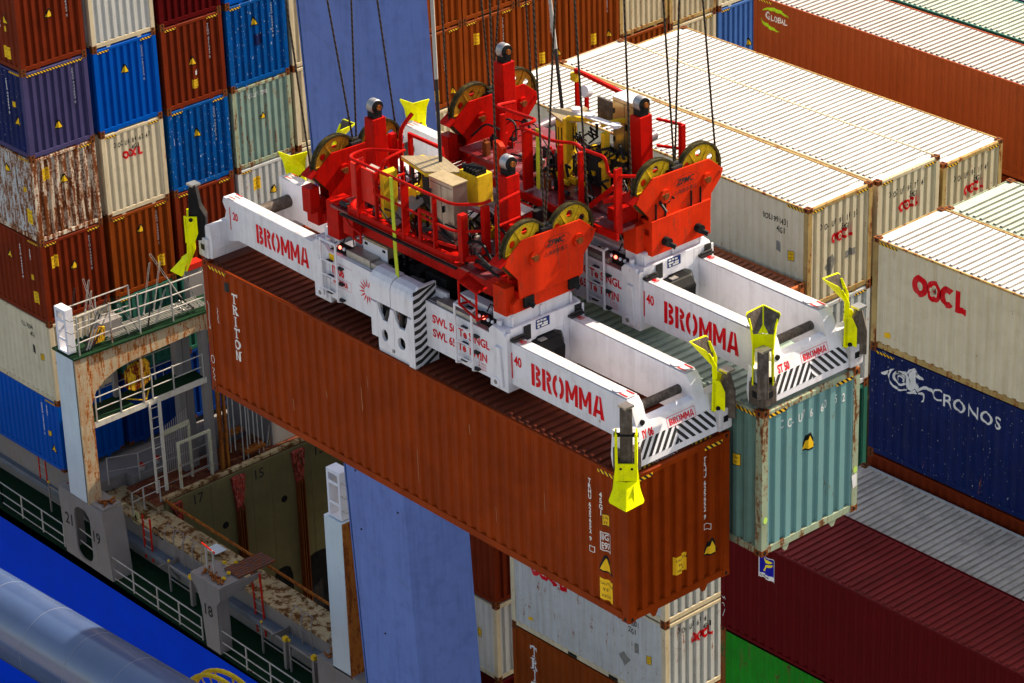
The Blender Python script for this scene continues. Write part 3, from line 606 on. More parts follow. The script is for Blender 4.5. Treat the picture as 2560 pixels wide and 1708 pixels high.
# ---- near bay on the right
DX=0.79; g3='containers in the nearest bay on the right'
container(DX,19.06,-5.57,CRM,'cream container with large red OOCL on its long side at the right',group=g3,roofc=CRMR,post=POSTC,cast=CASTING_Y,haz=['sl'],marks=oocl2('side',-4.86,1.80,0.56,0.80,CRM)+[('rects','side',[(-5.68,0.36,-5.50,0.50)],DECY),('rects','side',[(-5.5,2.52,-5.4,2.72)],CRM2)])
def hz_(pts): return poly(*[(-5.78+(X-495)/424.0, 2.36-(Y-755-0.49*(X-495))/534.0) for X,Y in pts])
horse=[hz_(p) for p in (
 [(495,810),(530,800),(585,785),(610,800),(600,830),(560,845),(520,830)],
 [(600,782),(640,760),(685,760),(645,800),(618,860),(580,830)],[(618,860),(612,900),(640,965),(600,900),(580,830)],[(612,900),(690,1010),(700,1060),(640,980),(600,900)],
 [(690,1010),(740,1050),(820,1070),(860,1058),(850,1085),(760,1085),(700,1060)],
 [(700,800),(760,792),(830,815),(810,865),(760,835),(700,845)],[(830,815),(872,870),(905,930),(835,930),(810,865)],[(835,930),(905,930),(900,1000),(862,1056),(830,1000)],
 [(880,830),(930,790),(985,800),(1000,850),(960,900),(885,900)],[(885,900),(960,900),(970,960),(1020,1030),(1000,1100),(960,1060),(920,1090),(870,1060),(900,980)],
 [(845,830),(880,780),(940,765),(960,785),(900,800),(870,840)],[(985,800),(1000,840),(1070,930),(1060,945),(1010,915),(975,890),(962,850)],
 [(840,1100),(870,1108),(960,1078),(1000,1130),(970,1140),(880,1125)],
 [(1000,1060),(1080,1025),(1120,1025),(1120,1068),(1050,1080),(1000,1110)],[(1120,1025),(1190,1080),(1205,1130),(1230,1170),(1215,1180),(1180,1120),(1120,1068)],
 [(1010,1115),(1050,1115),(1100,1150),(1065,1165),(1010,1130)],[(1065,1165),(1100,1150),(1092,1220),(1075,1260),(1045,1260),(1050,1240),(1072,1220)])]
hc=(-5.78+(755-495)/424.0, 2.36-(905-755-0.49*260)/534.0)
horse+=[ellipse(hc[0],hc[1],0.215,0.185,20,R(20),R(330),0.06),ellipse(hc[0]+0.03,hc[1],0.115,0.10,16,R(-40),R(230),0.04)]
container(DX,19.06,-8.465,NAVY,'navy blue container with white seahorse and CRONOS lettering',group=g3,cast=RUST,haz=['sl'],marks=[('shape','side',horse,LETW,'logo'),
 ('shape','side',scl(line('C',-4.12,2.16,0.32,1.15,0.004)+line('RONOS',-3.72,2.10,0.34,1.2,0.012,1.12),-4.1,0.86),LETW,'lettering')])
container(DX,19.06,-11.38,BR2,'brown container whose dark side strip shows under the navy one',group=g3)
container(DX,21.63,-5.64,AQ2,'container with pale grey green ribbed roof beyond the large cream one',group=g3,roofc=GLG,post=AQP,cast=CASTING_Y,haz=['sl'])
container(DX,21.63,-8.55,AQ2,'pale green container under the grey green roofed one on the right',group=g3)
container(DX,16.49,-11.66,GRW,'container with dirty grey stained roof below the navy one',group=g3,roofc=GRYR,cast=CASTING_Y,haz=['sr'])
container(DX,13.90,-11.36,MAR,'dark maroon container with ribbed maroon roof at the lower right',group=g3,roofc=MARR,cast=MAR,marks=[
 ('shape','side',[rect(-4.86,2.02,-4.36,2.62)],LETW,'logo'),('shape','side',[rect(-4.83,2.14,-4.39,2.60)],mat('logo_blue',(0.01,0.01,0.30),0.5),'logo',0.007),
 ('shape','side',[poly((-4.74,2.20),(-4.68,2.20),(-4.60,2.36),(-4.48,2.38),(-4.42,2.46),(-4.56,2.44),(-4.64,2.40)),poly((-4.72,2.56),(-4.68,2.46),(-4.5,2.48),(-4.44,2.52),(-4.54,2.56))],mat('logo_yellow',(0.9,0.65,0.02),0.5),'logo',0.010),
 ('shape','side',line('FLORENS',-4.82,2.05,0.06,0.85,0.01),LETB,'lettering',0.010),
 ('shape','sideflat',stroke([(-6.05,0.95),(-6.0,0.9),(-5.97,0.97),(-5.94,0.9)],0.012)+stroke([(-6.05,0.75),(-6.0,0.78),(-5.96,0.7)],0.012)+stroke([(-6.02,0.4),(-5.95,0.62)],0.012),LETW,'lettering')])
container(DX,13.90,-14.16,GRN,'vivid green container with rusty frame at the bottom edge right',group=g3,roofc=GRN,post=mat('green_rust_frame',(0.03,0.07,0.02),0.7,0,0.7,0.4,0.5,(0.08,0.05,0.02)),haz=[])
container(DX,13.90,-17.1,MAR,'maroon container under the vivid green one',group=g3,roofc=MARR)
# ---- lower stacks in the middle
g4='containers in the low stacks under the hanging brown one'
container(CX-0.05,16.52,-14.80,GRW,'grey white container with rust scabs, upper one behind the hanging corner',L=L20,H=SH,group=g4,post=CRM2)
container(CX-0.05,16.52,-17.41,GRW,'short grey white container with red OOCL and dark diamond stain under the hanging one',L=L20,H=SH,group=g4,post=CRM2,marks=oocl2('side',-2.25,1.95,0.5,0.8,GRW)+[('line','side','OOLU 069400 0',1.1,2.05,0.17,LETB,0.60),('line','side','22G1',1.6,1.8,0.17,LETB,0.6),('rects','side',[(1.85,1.25,2.0,1.55)],dark),('osq','side',2.3,1.12,0.16,0.26),('shape','side',[poly((1.25,0.95),(1.45,1.12),(1.66,0.9),(1.42,0.62))],dark,'sticker'),
  ('rects','side',[(-2.35,0.42,-2.2,0.52)],DECY),('rects','sideflat',[(-0.75,0.03,-0.40,0.13),(0.85,0.03,1.2,0.13)],BLACK)]+smallnum(-0.35,2.1,'OOL U 06 94')+oocl2('end',-0.25,1.6,0.3,0.72,GRW)+[('rects','end',[(-0.75,2.2,-0.70,2.4)],dark)])
container(CX-0.05,16.52,-20.02,BR3,'short brown container with vertical white TRITON at the bottom edge',L=L20,H=HC,group=g4,marks=[('shape','side',vname('TRITON',-2.18,2.52,0.36,0.10),LETW,'lettering')])
container(CX-0.05,16.52,-22.95,MAR,'maroon container under the short brown one marked TRITON',L=L20,H=HC,group=g4)
container(-25.72,19.12,-19.62,BR2,'dark brown container between crane leg and the short white ones',L=L20,H=SH,group=g4,marks=[('vert','side','8717092',1.15,2.45,0.1),('vert','side','1',1.6,2.4,0.1),('rects','side',[(1.62,1.45,1.8,1.75),(1.0,0.35,1.2,0.45)],LETW)])
container(-25.72,19.12,-22.25,WHC,'short white container with black numbers and diamond stain beside the crane leg',L=L20,H=SH,group=g4,post=CRM2,cast=CASTING_Y,marks=[('line','side','OOLU 081285 8',0.95,2.05,0.17,LETB,0.60),('line','side','22G1',1.5,1.8,0.17,LETB,0.6),('rects','side',[(1.65,1.35,1.85,1.68)],dark),('osq','side',2.15,1.22,0.18,0.28),('shape','side',[poly((1.35,0.85),(1.55,1.05),(1.8,0.8),(1.55,0.45))],dark,'sticker')])
container(-25.72,19.12,-24.9,MAR,'dark maroon container at the foot of the short white one',L=L20,H=SH,group=g4)

for z_,l_ in ((-14.4,'topmost'),(-17.3,'second'),(-20.2,'third'),(-23.1,'lowest')):  # hidden stack added to keep sun off the coaming
    container(-28.35,27.05,z_,CRM2,l_+' added cream container hidden in the hold, keeping sun off the coaming',group='added containers shading the hold coaming')

# ------------------------------------------------------------------ ship, quay, crane structure
HULLB=mat('hull_royal_blue',(0.0,0.045,0.66),0.42,0,0.0,0.10,0.08,(0.0,0.03,0.25),fade=0.05)
HOLD=mat('hold_olive_paint',(0.15,0.13,0.06),0.6,0,0.10,0.45,0.35,(0.12,0.09,0.04),(0.12,0.06,0.02),fade=0.12)
RUSTED=mat('rust_streaked_cream',(0.50,0.41,0.27),0.6,0,0.52,0.45,0.9,(0.34,0.14,0.03),(0.26,0.08,0.012),fade=0.10)
SHIPW=mat('ship_blue_white',(0.56,0.63,0.68),0.5,0,0.12,0.12,0.25,(0.36,0.33,0.28),(0.25,0.09,0.02),fade=0.04)
SHIPG=mat('ship_grey_paint',(0.23,0.215,0.21),0.55,0,0.14,0.3,0.45,(0.22,0.15,0.10),(0.2,0.08,0.03),fade=0.08)
COAM=mat('coaming_top_rusted',(0.44,0.35,0.20),0.7,0,0.56,0.75,0.0,(0.16,0.075,0.025),(0.10,0.045,0.015),fade=0.25,sc=0.45)
ORUST=mat('orange_rust',(0.30,0.11,0.02),0.8,0,0.6,0.5,0.4,(0.12,0.03,0.01))
RDK=mat('rust_red_deck',(0.13,0.035,0.02),0.8,0,0.4,0.7,0.0,(0.28,0.19,0.07),(0.05,0.012,0.006),sc=0.9)
RAILW=mat('railing_white',(0.40,0.385,0.36),0.5,0,0.28,0.2,0.2)
REDP=mat('red_ladder',(0.50,0.02,0.01),0.5,0,0.15,0.3,0.1)
RODG=mat('galvanised_rod',(0.42,0.40,0.38),0.4,0.5,0.15,0.4,0.0)
PIPEB=mat('crane_pale_blue',(0.12,0.18,0.46),0.42,0,0.0,0.4,0.45,(0.05,0.075,0.20),fade=0.05)
PIPET=mat('crane_tube_grey_blue',(0.05,0.085,0.19),0.22,0,0.0,0.35,0.15,(0.06,0.08,0.14),fade=0.1,spec=1.0)
WIN=mat('window_white',(0.70,0.70,0.76),0.45,0,0.0,0.15,0.15,(0.4,0.4,0.42),fade=0.04)
def zd(x): return -25.98-0.033*(x+47)
def zc(x): return -24.50-0.030*(x+41)
# water and quay far below
wm=mat('harbour_water',(0.012,0.035,0.045),0.12,0,0,0,0,bump=0.6,sc=0.3)
solo('water',MB().add([(-900,-900,-44),(900,-900,-44),(900,1200,-44),(-900,1200,-44)],[(0,1,2,3)]),wm,None,None,(0,0,-44),kind='structure')
solo('quay',MB().box(-600,-700,-43.9,600,11.2,-40.5),mat('quay_concrete',(0.26,0.25,0.24),0.85,0,0,0.6,0.0,(0.12,0.11,0.10)),None,None,(0,0,-43.9),kind='structure')
ship=thing('container_ship','royal blue container ship with rusty lashing bridge and open hold, moored beside the quay','ship',(-40,30,-44))
hull=[(-170,15.5),(-30,15.5),(-20,13.2),(60,12.8),(60,62),(-170,62)]
m=MB(); n=len(hull)
vs=[(x,y,zd(max(-60,min(x,-20)))-0.02) for x,y in hull]+[(x,y,-46) for x,y in hull]
m.add(vs,[(i,(i+1)%n,(i+1)%n+n,i+n) for i in range(n)]); m.build('hull',HULLB,ship)
# deck plating around the hold opening (x -40.9..-15, y 18..58)
m=MB()
def dq(x0,y0,x1,y1): m.add([(x0,y0,zd(max(-60,x0))),(x1,y0 if x1<=-30 else y0,zd(min(x1,-20))),(x1,y1,zd(min(x1,-20))),(x0,y1,zd(max(-60,x0)))],[(0,1,2,3)])
dq(-170,15.5,-41.5,62); dq(-41.5,15.5,-30,17.1); dq(-30,15.5,-14,17.1); dq(-14,13.0,60,62); dq(-41.5,56,-14,62)
m.add([(-30,15.5,zd(-30)),(-20,13.2,zd(-20)),(-14,13.1,zd(-20)),(-14,15.5,zd(-20))],[(0,1,2,3)])
m.build('deck',DGREEN,ship)
# longitudinal coaming
m=MB(); 
for a,b in ((-42.5,-35.2),(-35.2,-28.9),(-28.9,-15)):
    pass
m=MB(); x0,x1=-58,-15
m.add([(x0,17.12,zc(-41)),(x1,17.12,zc(x1)),(x1,18.05,zc(x1)),(x0,18.05,zc(-41)),(x0,17.12,-27),(x1,17.12,-27),(x1,18.05,-27),(x0,18.05,-27)],[(0,1,5,4),(3,2,6,7),(0,3,7,4),(1,2,6,5)])
co=m.build('hatch_coaming',SHIPG,ship)
m=MB(); m.add([(x0,17.02,zc(-41)+0.03),(x1,17.02,zc(x1)+0.03),(x1,18.12,zc(x1)+0.03),(x0,18.12,zc(-41)+0.03),(x0,17.02,zc(-41)-0.03),(x1,17.02,zc(x1)-0.03),(x1,18.12,zc(x1)-0.03),(x0,18.12,zc(-41)-0.03)],[(0,1,2,3),(0,1,5,4),(2,3,7,6),(1,2,6,5)])
m.build('coaming_top',COAM,co)
m=MB(); m.bar((-41,18.14,zc(-41)+0.06),(-15,18.14,zc(-15)+0.06),0.06,0.08); m.build('coaming_edge',ORUST,co)
m=MB(); m.bar((-58,17.0,-25.3),(-15,17.0,-25.9),0.35,0.12); m.bar((-58,16.9,-25.45),(-15,16.9,-26.05),0.06,0.08)
m.build('pipe_shelf',mat('shelf_grey_blue',(0.16,0.18,0.22),0.6,0,0.1,0.4,0),co)
m=MB(); m.add([(-37.75,17.35,zc(-37)+0.04),(-37.2,17.35,zc(-37)+0.036),(-37.2,17.8,zc(-37)+0.036),(-37.75,17.8,zc(-37)+0.04)],[(0,1,2,3)]); m.build('grey_patch',SHIPW,co)
# coaming side brackets, grab loops
for x in (-43.8,-39.0,-33.2,-31.0):
    m=MB(); m.prism([(16.35,-25.35+0.0),(17.1,-25.35),(17.1,-26.2),(16.95,-25.95),(16.75,-25.6)],'x',x-0.02,x+0.02); m.build('bracket',SHIPG,co)
for xa in (-39.45,-38.95,-38.45,-37.95,-32.9,-32.4,-31.05,-30.6,-30.15):
    m=MB(); z=zc(xa); m.path([(xa,16.98,z-0.85),(xa,16.98,z+0.02),(xa+0.05,17.1,z+0.28),(xa+0.42,17.1,z+0.27),(xa+0.47,16.98,z),(xa+0.47,16.98,z-0.85)],0.014,6)
    m.bar((xa,16.97,z-0.3),(xa+0.47,16.97,z-0.31),0.015,0.015); m.build('grab_rail',mat('thin_rail_grey',(0.25,0.24,0.24),0.5,0.3,0.1,0.3,0),co)
def bromma():
    # condensed stencil capitals, unit height
    out=[]; x=0.0
    def R_(x0,y0,x1,y1): out.append(rect(x0,y0,x1,y1))
    for ch in 'BROMMA':
        if ch in 'BR':
            R_(x,0,x+0.24,1.0)
            g=0.30
            out.append(ellipse(x+g+0.02,0.745,0.34,0.255,10,-PI/2,PI/2,0.20)); 
            if ch=='B': out.append(ellipse(x+g+0.02,0.265,0.36,0.265,10,-PI/2,PI/2,0.20))
            else: out.append(poly((x+g,0.48),(x+g+0.20,0.50),(x+g+0.40,0),(x+g+0.15,0)))
            x+=0.78
        elif ch=='O':
            out.append(ellipse(x+0.32,0.5,0.36,0.52,12,PI/2+0.10,PI*1.5-0.10,0.22)); out.append(ellipse(x+0.44,0.5,0.36,0.52,12,-PI/2+0.10,PI/2-0.10,0.22)); x+=0.90
        elif ch=='M':
            for k in (0,0.66): out.append(poly((x+k,0),(x+k+0.22,0),(x+k+0.20,1),(x+k,1)) if k==0 else poly((x+k,0),(x+k+0.22,0),(x+k+0.22,1),(x+k+0.02,1)))
            out.append(poly((x+0.20,1),(x+0.22,0.60),(x+0.35,0.22),(x+0.44,0.22),(x+0.44,0.50))); out.append(poly((x+0.68,1),(x+0.44,0.50),(x+0.44,0.22),(x+0.53,0.22),(x+0.66,0.60))); x+=0.96
        elif ch=='A':
            out.append(poly((x,0),(x+0.24,0),(x+0.44,1),(x+0.26,1))); out.append(poly((x+0.56,0),(x+0.82,0),(x+0.60,1),(x+0.47,1))); R_(x+0.22,0.20,x+0.60,0.38)
    vs=[];fs=[]
    for v,f in out:
        n=len(vs); vs+=v; fs+=[tuple(i+n for i in q) for q in f]
    return vs,fs,x+0.82
def ltext(parent,name,s,h,org,ud,vd,mt,sx=0.8,bold=0.0,shear=0.0,eps=0.004,width=None):
    if s=='BROMMA':
        vs,fs,w0=bromma(); w_=width or h*3.6; vs=[(x*w_/w0,y*h) for x,y in vs]
    else: vs,fs,w=glyphs(s,h,sx,bold,1.0,shear)
    U=Vector(ud).normalized(); V=Vector(vd).normalized(); O=Vector(org)+U.cross(V)*eps
    b=MB(); b.add([O+U*x+V*y for x,y in vs],fs); return b.build(name,mt,parent,fix=False)
ltext(co,'lettering','CC',0.34,(-40.3,17.115,-25.02),(1,0,-0.03),(0,0,1),LETB,0.9,0.015)
b=MB(); b.box(-41.35,17.09,-24.98,-41.0,17.115,-24.52); sg=b.build('warning_sign',mat('sign_pale_yellow',(0.62,0.60,0.30),0.5),co)
b=MB(); b.add([(-41.29,17.085,-24.85),(-41.06,17.085,-24.85),(-41.17,17.085,-24.6)],[(0,1,2)]); b.build('pictogram',LETB,sg,fix=False)
# transverse coaming and deck strip in front of the left stack
m=MB(); m.box(-42.7,17.9,-26.3,-41.02,56,-24.56); m.build('hatch_coaming',RUSTED,ship)
m=MB(); m.box(-42.65,17.8,-24.55,-40.95,56,-24.50); tcm=m.build('coaming_top',RDK,ship)
m=MB(); m.box(-41.12,18.1,-24.47,-40.93,56,-24.38); m.build('coaming_edge',COAM,tcm)
# hold bulkhead
bk=MB(); bk.box(-41.02,18.1,-43.9,-40.86,56,-24.52)
bk=bk.build('hold_bulkhead',HOLD,ship)
m=MB(); m.box(-41,18.1,-43.8,-14,56,-43.6); m.build('hold_floor',DARK,ship)
m=MB(); m.box(-41,17.95,-43.6,-14.5,18.05,-25.2); m.build('hold_side',HOLD,ship)
m=MB(); m.box(-14.6,18,-43.6,-14.4,56,-24.6); m.build('hold_bulkhead',HOLD,ship)
GR=mat('guide_rust_red',(0.42,0.03,0.02),0.7,0,0.6,0.7,0.3,(0.45,0.38,0.33),(0.06,0.02,0.012),sc=3)
for i,y in enumerate((18.45,20.98,23.52,26.05,28.6)):
    g_=MB(); g_.prism([(y-0.26,-24.6),(y+0.26,-24.6),(y+0.12,-25.9),(y-0.12,-25.9)],'x',-40.85,-40.70) if i else g_.prism([(y-0.25,-24.6),(y+0.2,-24.6),(y+0.18,-25.5)],'x',-40.85,-40.7)
    gd=g_.build('cell_guide_head',GR,bk)
    g_=MB()
    if i:
        for dy in (-0.12,-0.03,0.09): g_.box(-40.85,y+dy,-43,-40.62,y+dy+0.03,-25.7)
        g_.build('cell_guide_rail',RUST,bk)
for s_,y in (('17',19.22),('15',21.75),('13',24.32),('11',26.9)): ltext(bk,'lettering',s_,0.36,(-40.86,y,-25.0-0.03*(y-19)),(0,1,0),(0,0,1),LETB,0.95,0.012)
for y in (20.4,22.89,25.4):
    b=MB(); b.add([(-40.852,y+0.13*math.cos(t*PI/8),-26.27+0.13*math.sin(t*PI/8)) for t in range(16)],[tuple(range(16))]); b.build('lightening_hole',BLACK,bk,fix=False)
for y in (22.62,24.2,26.6,20.1):
    b=MB(); w=0.42 if y<24 else 0.62
    b.add([(-40.852,y-w,-33),(-40.852,y+w,-33),(-40.852,y+w,-29.3),(-40.852,y+w*0.75,-28.95),(-40.852,y+w*0.3,-28.85),(-40.852,y-w*0.3,-28.85),(-40.852,y-w*0.75,-28.95),(-40.852,y-w,-29.3)],[tuple(range(8))]); b.build('access_opening',BLACK,bk,fix=False)
b=MB()
for y in (19.9,21.6,24.1,22.4,25.3): b.box(-40.862,y,-40,-40.852,y+0.012,-24.6)
for z in (-27.3,-30): b.box(-40.862,20,z,-40.852,40,z+0.012)
b.build('weld_seam',mat('seam_olive',(0.14,0.12,0.06),0.7),bk)
# hatch cover under the left stack
hc_=MB(); hc_.box(-57.5,17.0,-25.7,-43.2,50,-24.30); hcv=hc_.build('hatch_cover',SHIPG,ship)
ltext(hcv,'lettering','21',0.42,(-43.195,17.25,-25.1),(0,1,0),(0,0,1),LETB,0.9,0.015)
for y in (18.7,19.35):
    b=MB(); b.tube((-43.0,y,-24.3),(-43.0,y,-24.14),0.11,12); k=b.build('lashing_pot',RAILW,hcv); b=MB(); b.tube((-43.0,y,-24.14),(-43.0,y,-24.06),0.12,12,0.06); b.build('red_cap',REDP,k)
b=MB(); b.box(-43.2,18.2,-24.9,-42.75,20.4,-24.32); b.build('equipment_box',SHIPG,hcv)
# pedestals on the ship's side, each with its openings
def rounded(x0,z0,x1,z1,r,n=5):
    p=[]
    for cx,cz,a in ((x1-r,z1-r,0),(x0+r,z1-r,90),(x0+r,z0+r,180),(x1-r,z0+r,270)):
        for i in range(n+1): t=R(a+90*i/n); p.append((cx+r*math.cos(t),cz+r*math.sin(t)))
    return p
def holed(outer,inner,y,t,ax='y'):
    # ring between outer polygon (4 pts: BL,BR,TR,TL) and inner loop (ccw) built as quads fan, extruded
    bm=bmesh.new()
    e=[]
    for loop in (outer,inner):
        v=[bm.verts.new((p[0],0,p[1])) for p in loop]
        e+=[bm.edges.new((v[i],v[(i+1)%len(v)])) for i in range(len(v))]
    r=bmesh.ops.triangle_fill(bm,use_beauty=True,edges=e)
    fs=[tuple(v.index for v in f.verts) for f in bm.faces] if bm.verts.index_update() is None else []
    vs=[(v.co.x,v.co.z) for v in bm.verts]; bm.free(); n=len(vs); m=MB()
    def P(p,tt): return (p[0],tt,p[1]) if ax=='y' else (tt,p[0],p[1])
    m.add([P(p,y) for p in vs],fs); m.add([P(p,y+t) for p in vs],[f[::-1] for f in fs])
    for loop in (outer,inner):
        k=len(loop); m.add([P(p,y) for p in loop]+[P(p,y+t) for p in loop],[(i,(i+1)%k,(i+1)%k+k,i+k) for i in range(k)])
    return m
ped=holed([(-43.02,zd(-43)),(-40.42,zd(-40.4)),(-40.69,-23.72),(-43.16,-23.66)],rounded(-42.35,-26.0,-41.45,-24.05,0.38)[::-1],15.5,0.06)
ped.add([(-40.42,15.56,zd(-40.4)),(-40.42,16.3,zd(-40.4)),(-40.69,16.3,-23.72),(-40.69,15.56,-23.72)],[(0,1,2,3)])
ped.box(-43.14,15.56,-23.72,-40.71,16.3,-23.66); ped.box(-41.15,15.56,-26.1,-41.10,16.3,-23.75)
ped.add([(-43.02,15.56,zd(-43)),(-43.02,16.3,zd(-43)),(-43.16,16.3,-23.66),(-43.16,15.56,-23.66)],[(0,1,2,3)])
pe=ped.build('side_pedestal',SHIPG,ship)
ltext(pe,'lettering','21',0.42,(-42.88,15.495,-24.95),(1,0,0),(0,0,1),LETB,0.85,0.012); ltext(pe,'lettering','19',0.42,(-41.32,15.495,-25.05),(1,0,0),(0,0,1),LETB,0.85,0.012)
b=MB(); b.bar((-42.35,15.65,-25.05),(-41.45,15.65,-25.15),0.03,0.03); b.bar((-42.35,15.65,-25.5),(-41.45,15.65,-25.6),0.03,0.03); b.build('inner_rail',RAILW,pe)
def junk(parent,x0,y0,x1,y1,z,n):
    b=MB(); rnd=random.Random(int(x0*100)&255)
    for _ in range(n):
        x=rnd.uniform(x0,x1); y=rnd.uniform(y0,y1); a=rnd.uniform(0,PI); l=rnd.uniform(0.06,0.2)
        b.tube((x,y,z+0.03),(x+l*math.cos(a),y+l*math.sin(a),z+rnd.uniform(0.05,0.16)),0.035,6)
    return b.build('loose_twistlocks',ORUST,parent)
junk(pe,-41.2,15.65,-40.75,16.2,-23.66,14); junk(pe,-43.05,15.65,-42.6,16.2,-23.62,5)
p2=MB(); p2.prism([(-36.0,-23.9),(-34.52,-23.9),(-34.52,-24.35),(-34.72,-24.6),(-34.72,zd(-34.7)),(-35.42,zd(-35.4)),(-35.55,-24.9),(-35.7,-24.4),(-35.98,-24.15)],'y',15.5,15.56)
p2.box(-34.74,15.56,-26.35,-34.70,15.95,-24.45); p2.box(-36.0,15.56,-23.96,-34.52,16.5,-23.9); p2.box(-34.56,15.56,-24.35,-34.52,16.5,-23.96)
p2.prism([(15.56,-24.35),(17.1,-24.1),(17.1,-23.96),(15.56,-23.96)],'x',-34.56,-34.50)
p2=p2.build('side_pedestal',SHIPG,ship); ltext(p2,'lettering','18',0.40,(-35.36,15.495,-25.15),(1,0,0),(0,0,1),LETB,0.9,0.012)
junk(p2,-35.9,15.6,-34.6,15.95,-23.9,22)
b=MB(); b.box(-35.3,16.3,-23.88,-34.55,17.75,-23.84)
for i in range(7): b.box(-35.3+i*0.12,16.3,-23.84,-35.28+i*0.12,17.75,-23.82)
b.build('step_grating',mat('grating_rust_grey',(0.13,0.075,0.065),0.7,0.1,0.5,0.5,0),p2)
b=MB()
for x in (-35.55,-35.2): b.bar((x,15.85,-23.9),(x,15.85,-22.95),0.05,0.05,(1,0,0))
b.build('rail_post',RAILW,p2); b=MB(); b.bar((-35.75,15.85,-22.9),(-35.1,15.85,-23.0),0.04,0.04); b.build('rail_bar',REDP,p2)
for i,(x,y) in enumerate(((-35.6,16.5),(-35.35,16.75),(-35.0,16.2),(-34.85,15.9))):
    b=MB(); b.tube((x,y,-23.82),(x+0.09,y+0.03,-23.80),0.055,8); b.build('yellow_roller',YBOX,p2)
def ladder(parent,x,y,z0,z1,w,mt,n=7,lean=0.0,ax='x'):
    b=MB(); d=(w,0) if ax=='x' else (0,w)
    for k in (0,1): b.bar((x+d[0]*k,y+d[1]*k,z0),(x+d[0]*k+lean,y+d[1]*k,z1),0.05,0.05,(1,0,0) if ax!='x' else (0,1,0))
    o=b.build('ladder',mt,parent); b=MB()
    for i in range(n):
        z=z0+(z1-z0)*(i+0.5)/n; b.bar((x+lean*(i+.5)/n,y,z),(x+d[0]+lean*(i+.5)/n,y+d[1],z),0.025,0.025)
    b.build('rungs',RAILW,o); return o
ladder(ship,-34.75,17.0,-26.2,-23.95,0.42,REDP,7,-0.1); ladder(ship,-40.5,16.9,-25.9,-24.3,0.4,REDP,5); ladder(ship,-46.6,17.0,-25.7,-24.0,0.4,REDP,5)
# third pedestal with tall column and lamp frame
p3=MB(); p3.box(-29.75,15.5,zd(-29),-27.7,15.56,-24.12); p3.box(-29.75,15.56,-24.18,-27.7,16.4,-24.12); p3.box(-27.75,15.56,-26.5,-27.7,16.4,-24.18)
p3=p3.build('side_pedestal',SHIPG,ship); junk(p3,-29.65,15.6,-29.05,16.2,-24.12,12); ltext(p3,'lettering','17',0.40,(-28.7,15.495,-25.4),(1,0,0),(0,0,1),LETB,0.9,0.012)
cl=MB(); cl.box(-28.98,15.5,-24.2,-28.13,15.95,-18.95)
cl=cl.build('bridge_column',SHIPW,ship,bevel=0.02); b=MB(); b.box(-28.13,15.48,-24.2,-28.08,15.97,-18.95); b.build('rust_edge',ORUST,cl)
b=MB(); b.box(-28.95,15.95,-24.2,-28.15,16.6,-19.0); b.build('column_web',RUSTED,cl)
def lampframe(x0,x1,y0,y1,z0,z1,parent):
    b=MB(); t=0.09
    b.box(x0,y0,z0,x0+t,y1,z1); b.box(x1-t,y0,z0,x1,y1,z1); b.box(x0+t,y0,z1-0.12,x1-t,y1,z1); b.box(x0+t,y0,z0,x1-t,y1,z0+0.06)
    h=z1-z0; b.box(x0+t,y0,z0+h*0.28,x1-t,y0+0.03,z0+h*0.34); b.box(x0+t,y0,z0+h*0.70,x1-t,y0+0.03,z0+h*0.77)
    o=b.build('lamp_frame',WIN,parent,bevel=0.012); b=MB(); b.path([(x1-t,y1-0.03,z0+0.05),(x0+t,y1-0.05,z0+h*0.5),(x1-t,y1-0.03,z1-0.15)],0.02,6); b.box(x0+0.12,y1-0.08,z0+h*0.78,x1-0.15,y1-0.02,z0+h*0.9); b.build('lamp_fitting',DARK,o)
    b=MB()
    for f in (0.22,0.52,0.8): b.path([(x1,y0+0.04,z0+h*f),(x1+0.18,y0+0.06,z0+h*f-0.02),(x1+0.22,y0+0.16,z0+h*f),(x1+0.2,y1,z0+h*f+0.02)],0.018,6)
    b.build('hoop_rail',RAILW,o); return o
lampframe(-28.82,-28.22,15.56,15.95,-18.92,-17.35,cl); lampframe(-28.0+0.02,-27.4,18,18.4,-18.92,-17.35,cl) if False else None
# lashing bridge in front of the left stack
lb=MB(); lb.box(-42.45,15.5,-23.72,-41.42,15.95,-18.5); lb=lb.build('lashing_bridge',SHIPW,ship,bevel=0.015)
b=MB(); b.box(-41.42,15.495,-23.72,-41.36,15.99,-18.5); b.build('rust_edge',RUSTED,lb)
# beam with arched lower edge, +x face
arch=[(15.5,-18.48),(20.9,-18.62),(20.9,-19.35),(20.6,-19.22),(20.25,-19.18),(17.6,-19.28),(17.1,-19.36),(16.6,-19.55),(16.2,-19.85),(15.98,-20.3),(15.95,-23.72),(15.5,-23.72)]
b=MB(); b.prism(arch,'x',-41.48,-41.40); b.build('bridge_beam',RUSTED,lb)
b=MB(); b.prism([(15.98,-18.5),(20.9,-18.62),(20.9,-19.2),(15.98,-19.2)],'x',-42.45,-42.37); b.build('bridge_beam',RUSTED,lb)
b=MB(); b.prism([(15.46,-18.42),(21.2,-18.56),(21.2,-18.62),(15.46,-18.48)],'x',-42.55,-41.33); b.build('walkway',DGREEN,lb)
lampframe(-42.25,-41.68,15.5,15.8,-18.40,-16.85,lb)
# columns at y 20.6
b=MB(); b.box(-41.7,20.45,-24.5,-41.42,20.68,-18.6); b.build('bridge_column',SHIPG,lb)
b=MB(); b.box(-41.36,20.74,-24.5,-41.24,20.84,-18.6); b.box(-41.36,20.97,-24.5,-41.24,21.05,-18.6); b.box(-41.44,20.84,-24.5,-41.40,20.97,-18.6); b.build('bridge_column',ORUST,lb)
b=MB(); b.box(-42.4,19.85,-24.5,-42.1,20.1,-18.6); b.box(-42.4,20.15,-24.5,-42.15,20.45,-18.6); b.box(-42.45,17.5,-20.9,-42.3,17.65,-18.6); b.build('bridge_column',SHIPG,lb)
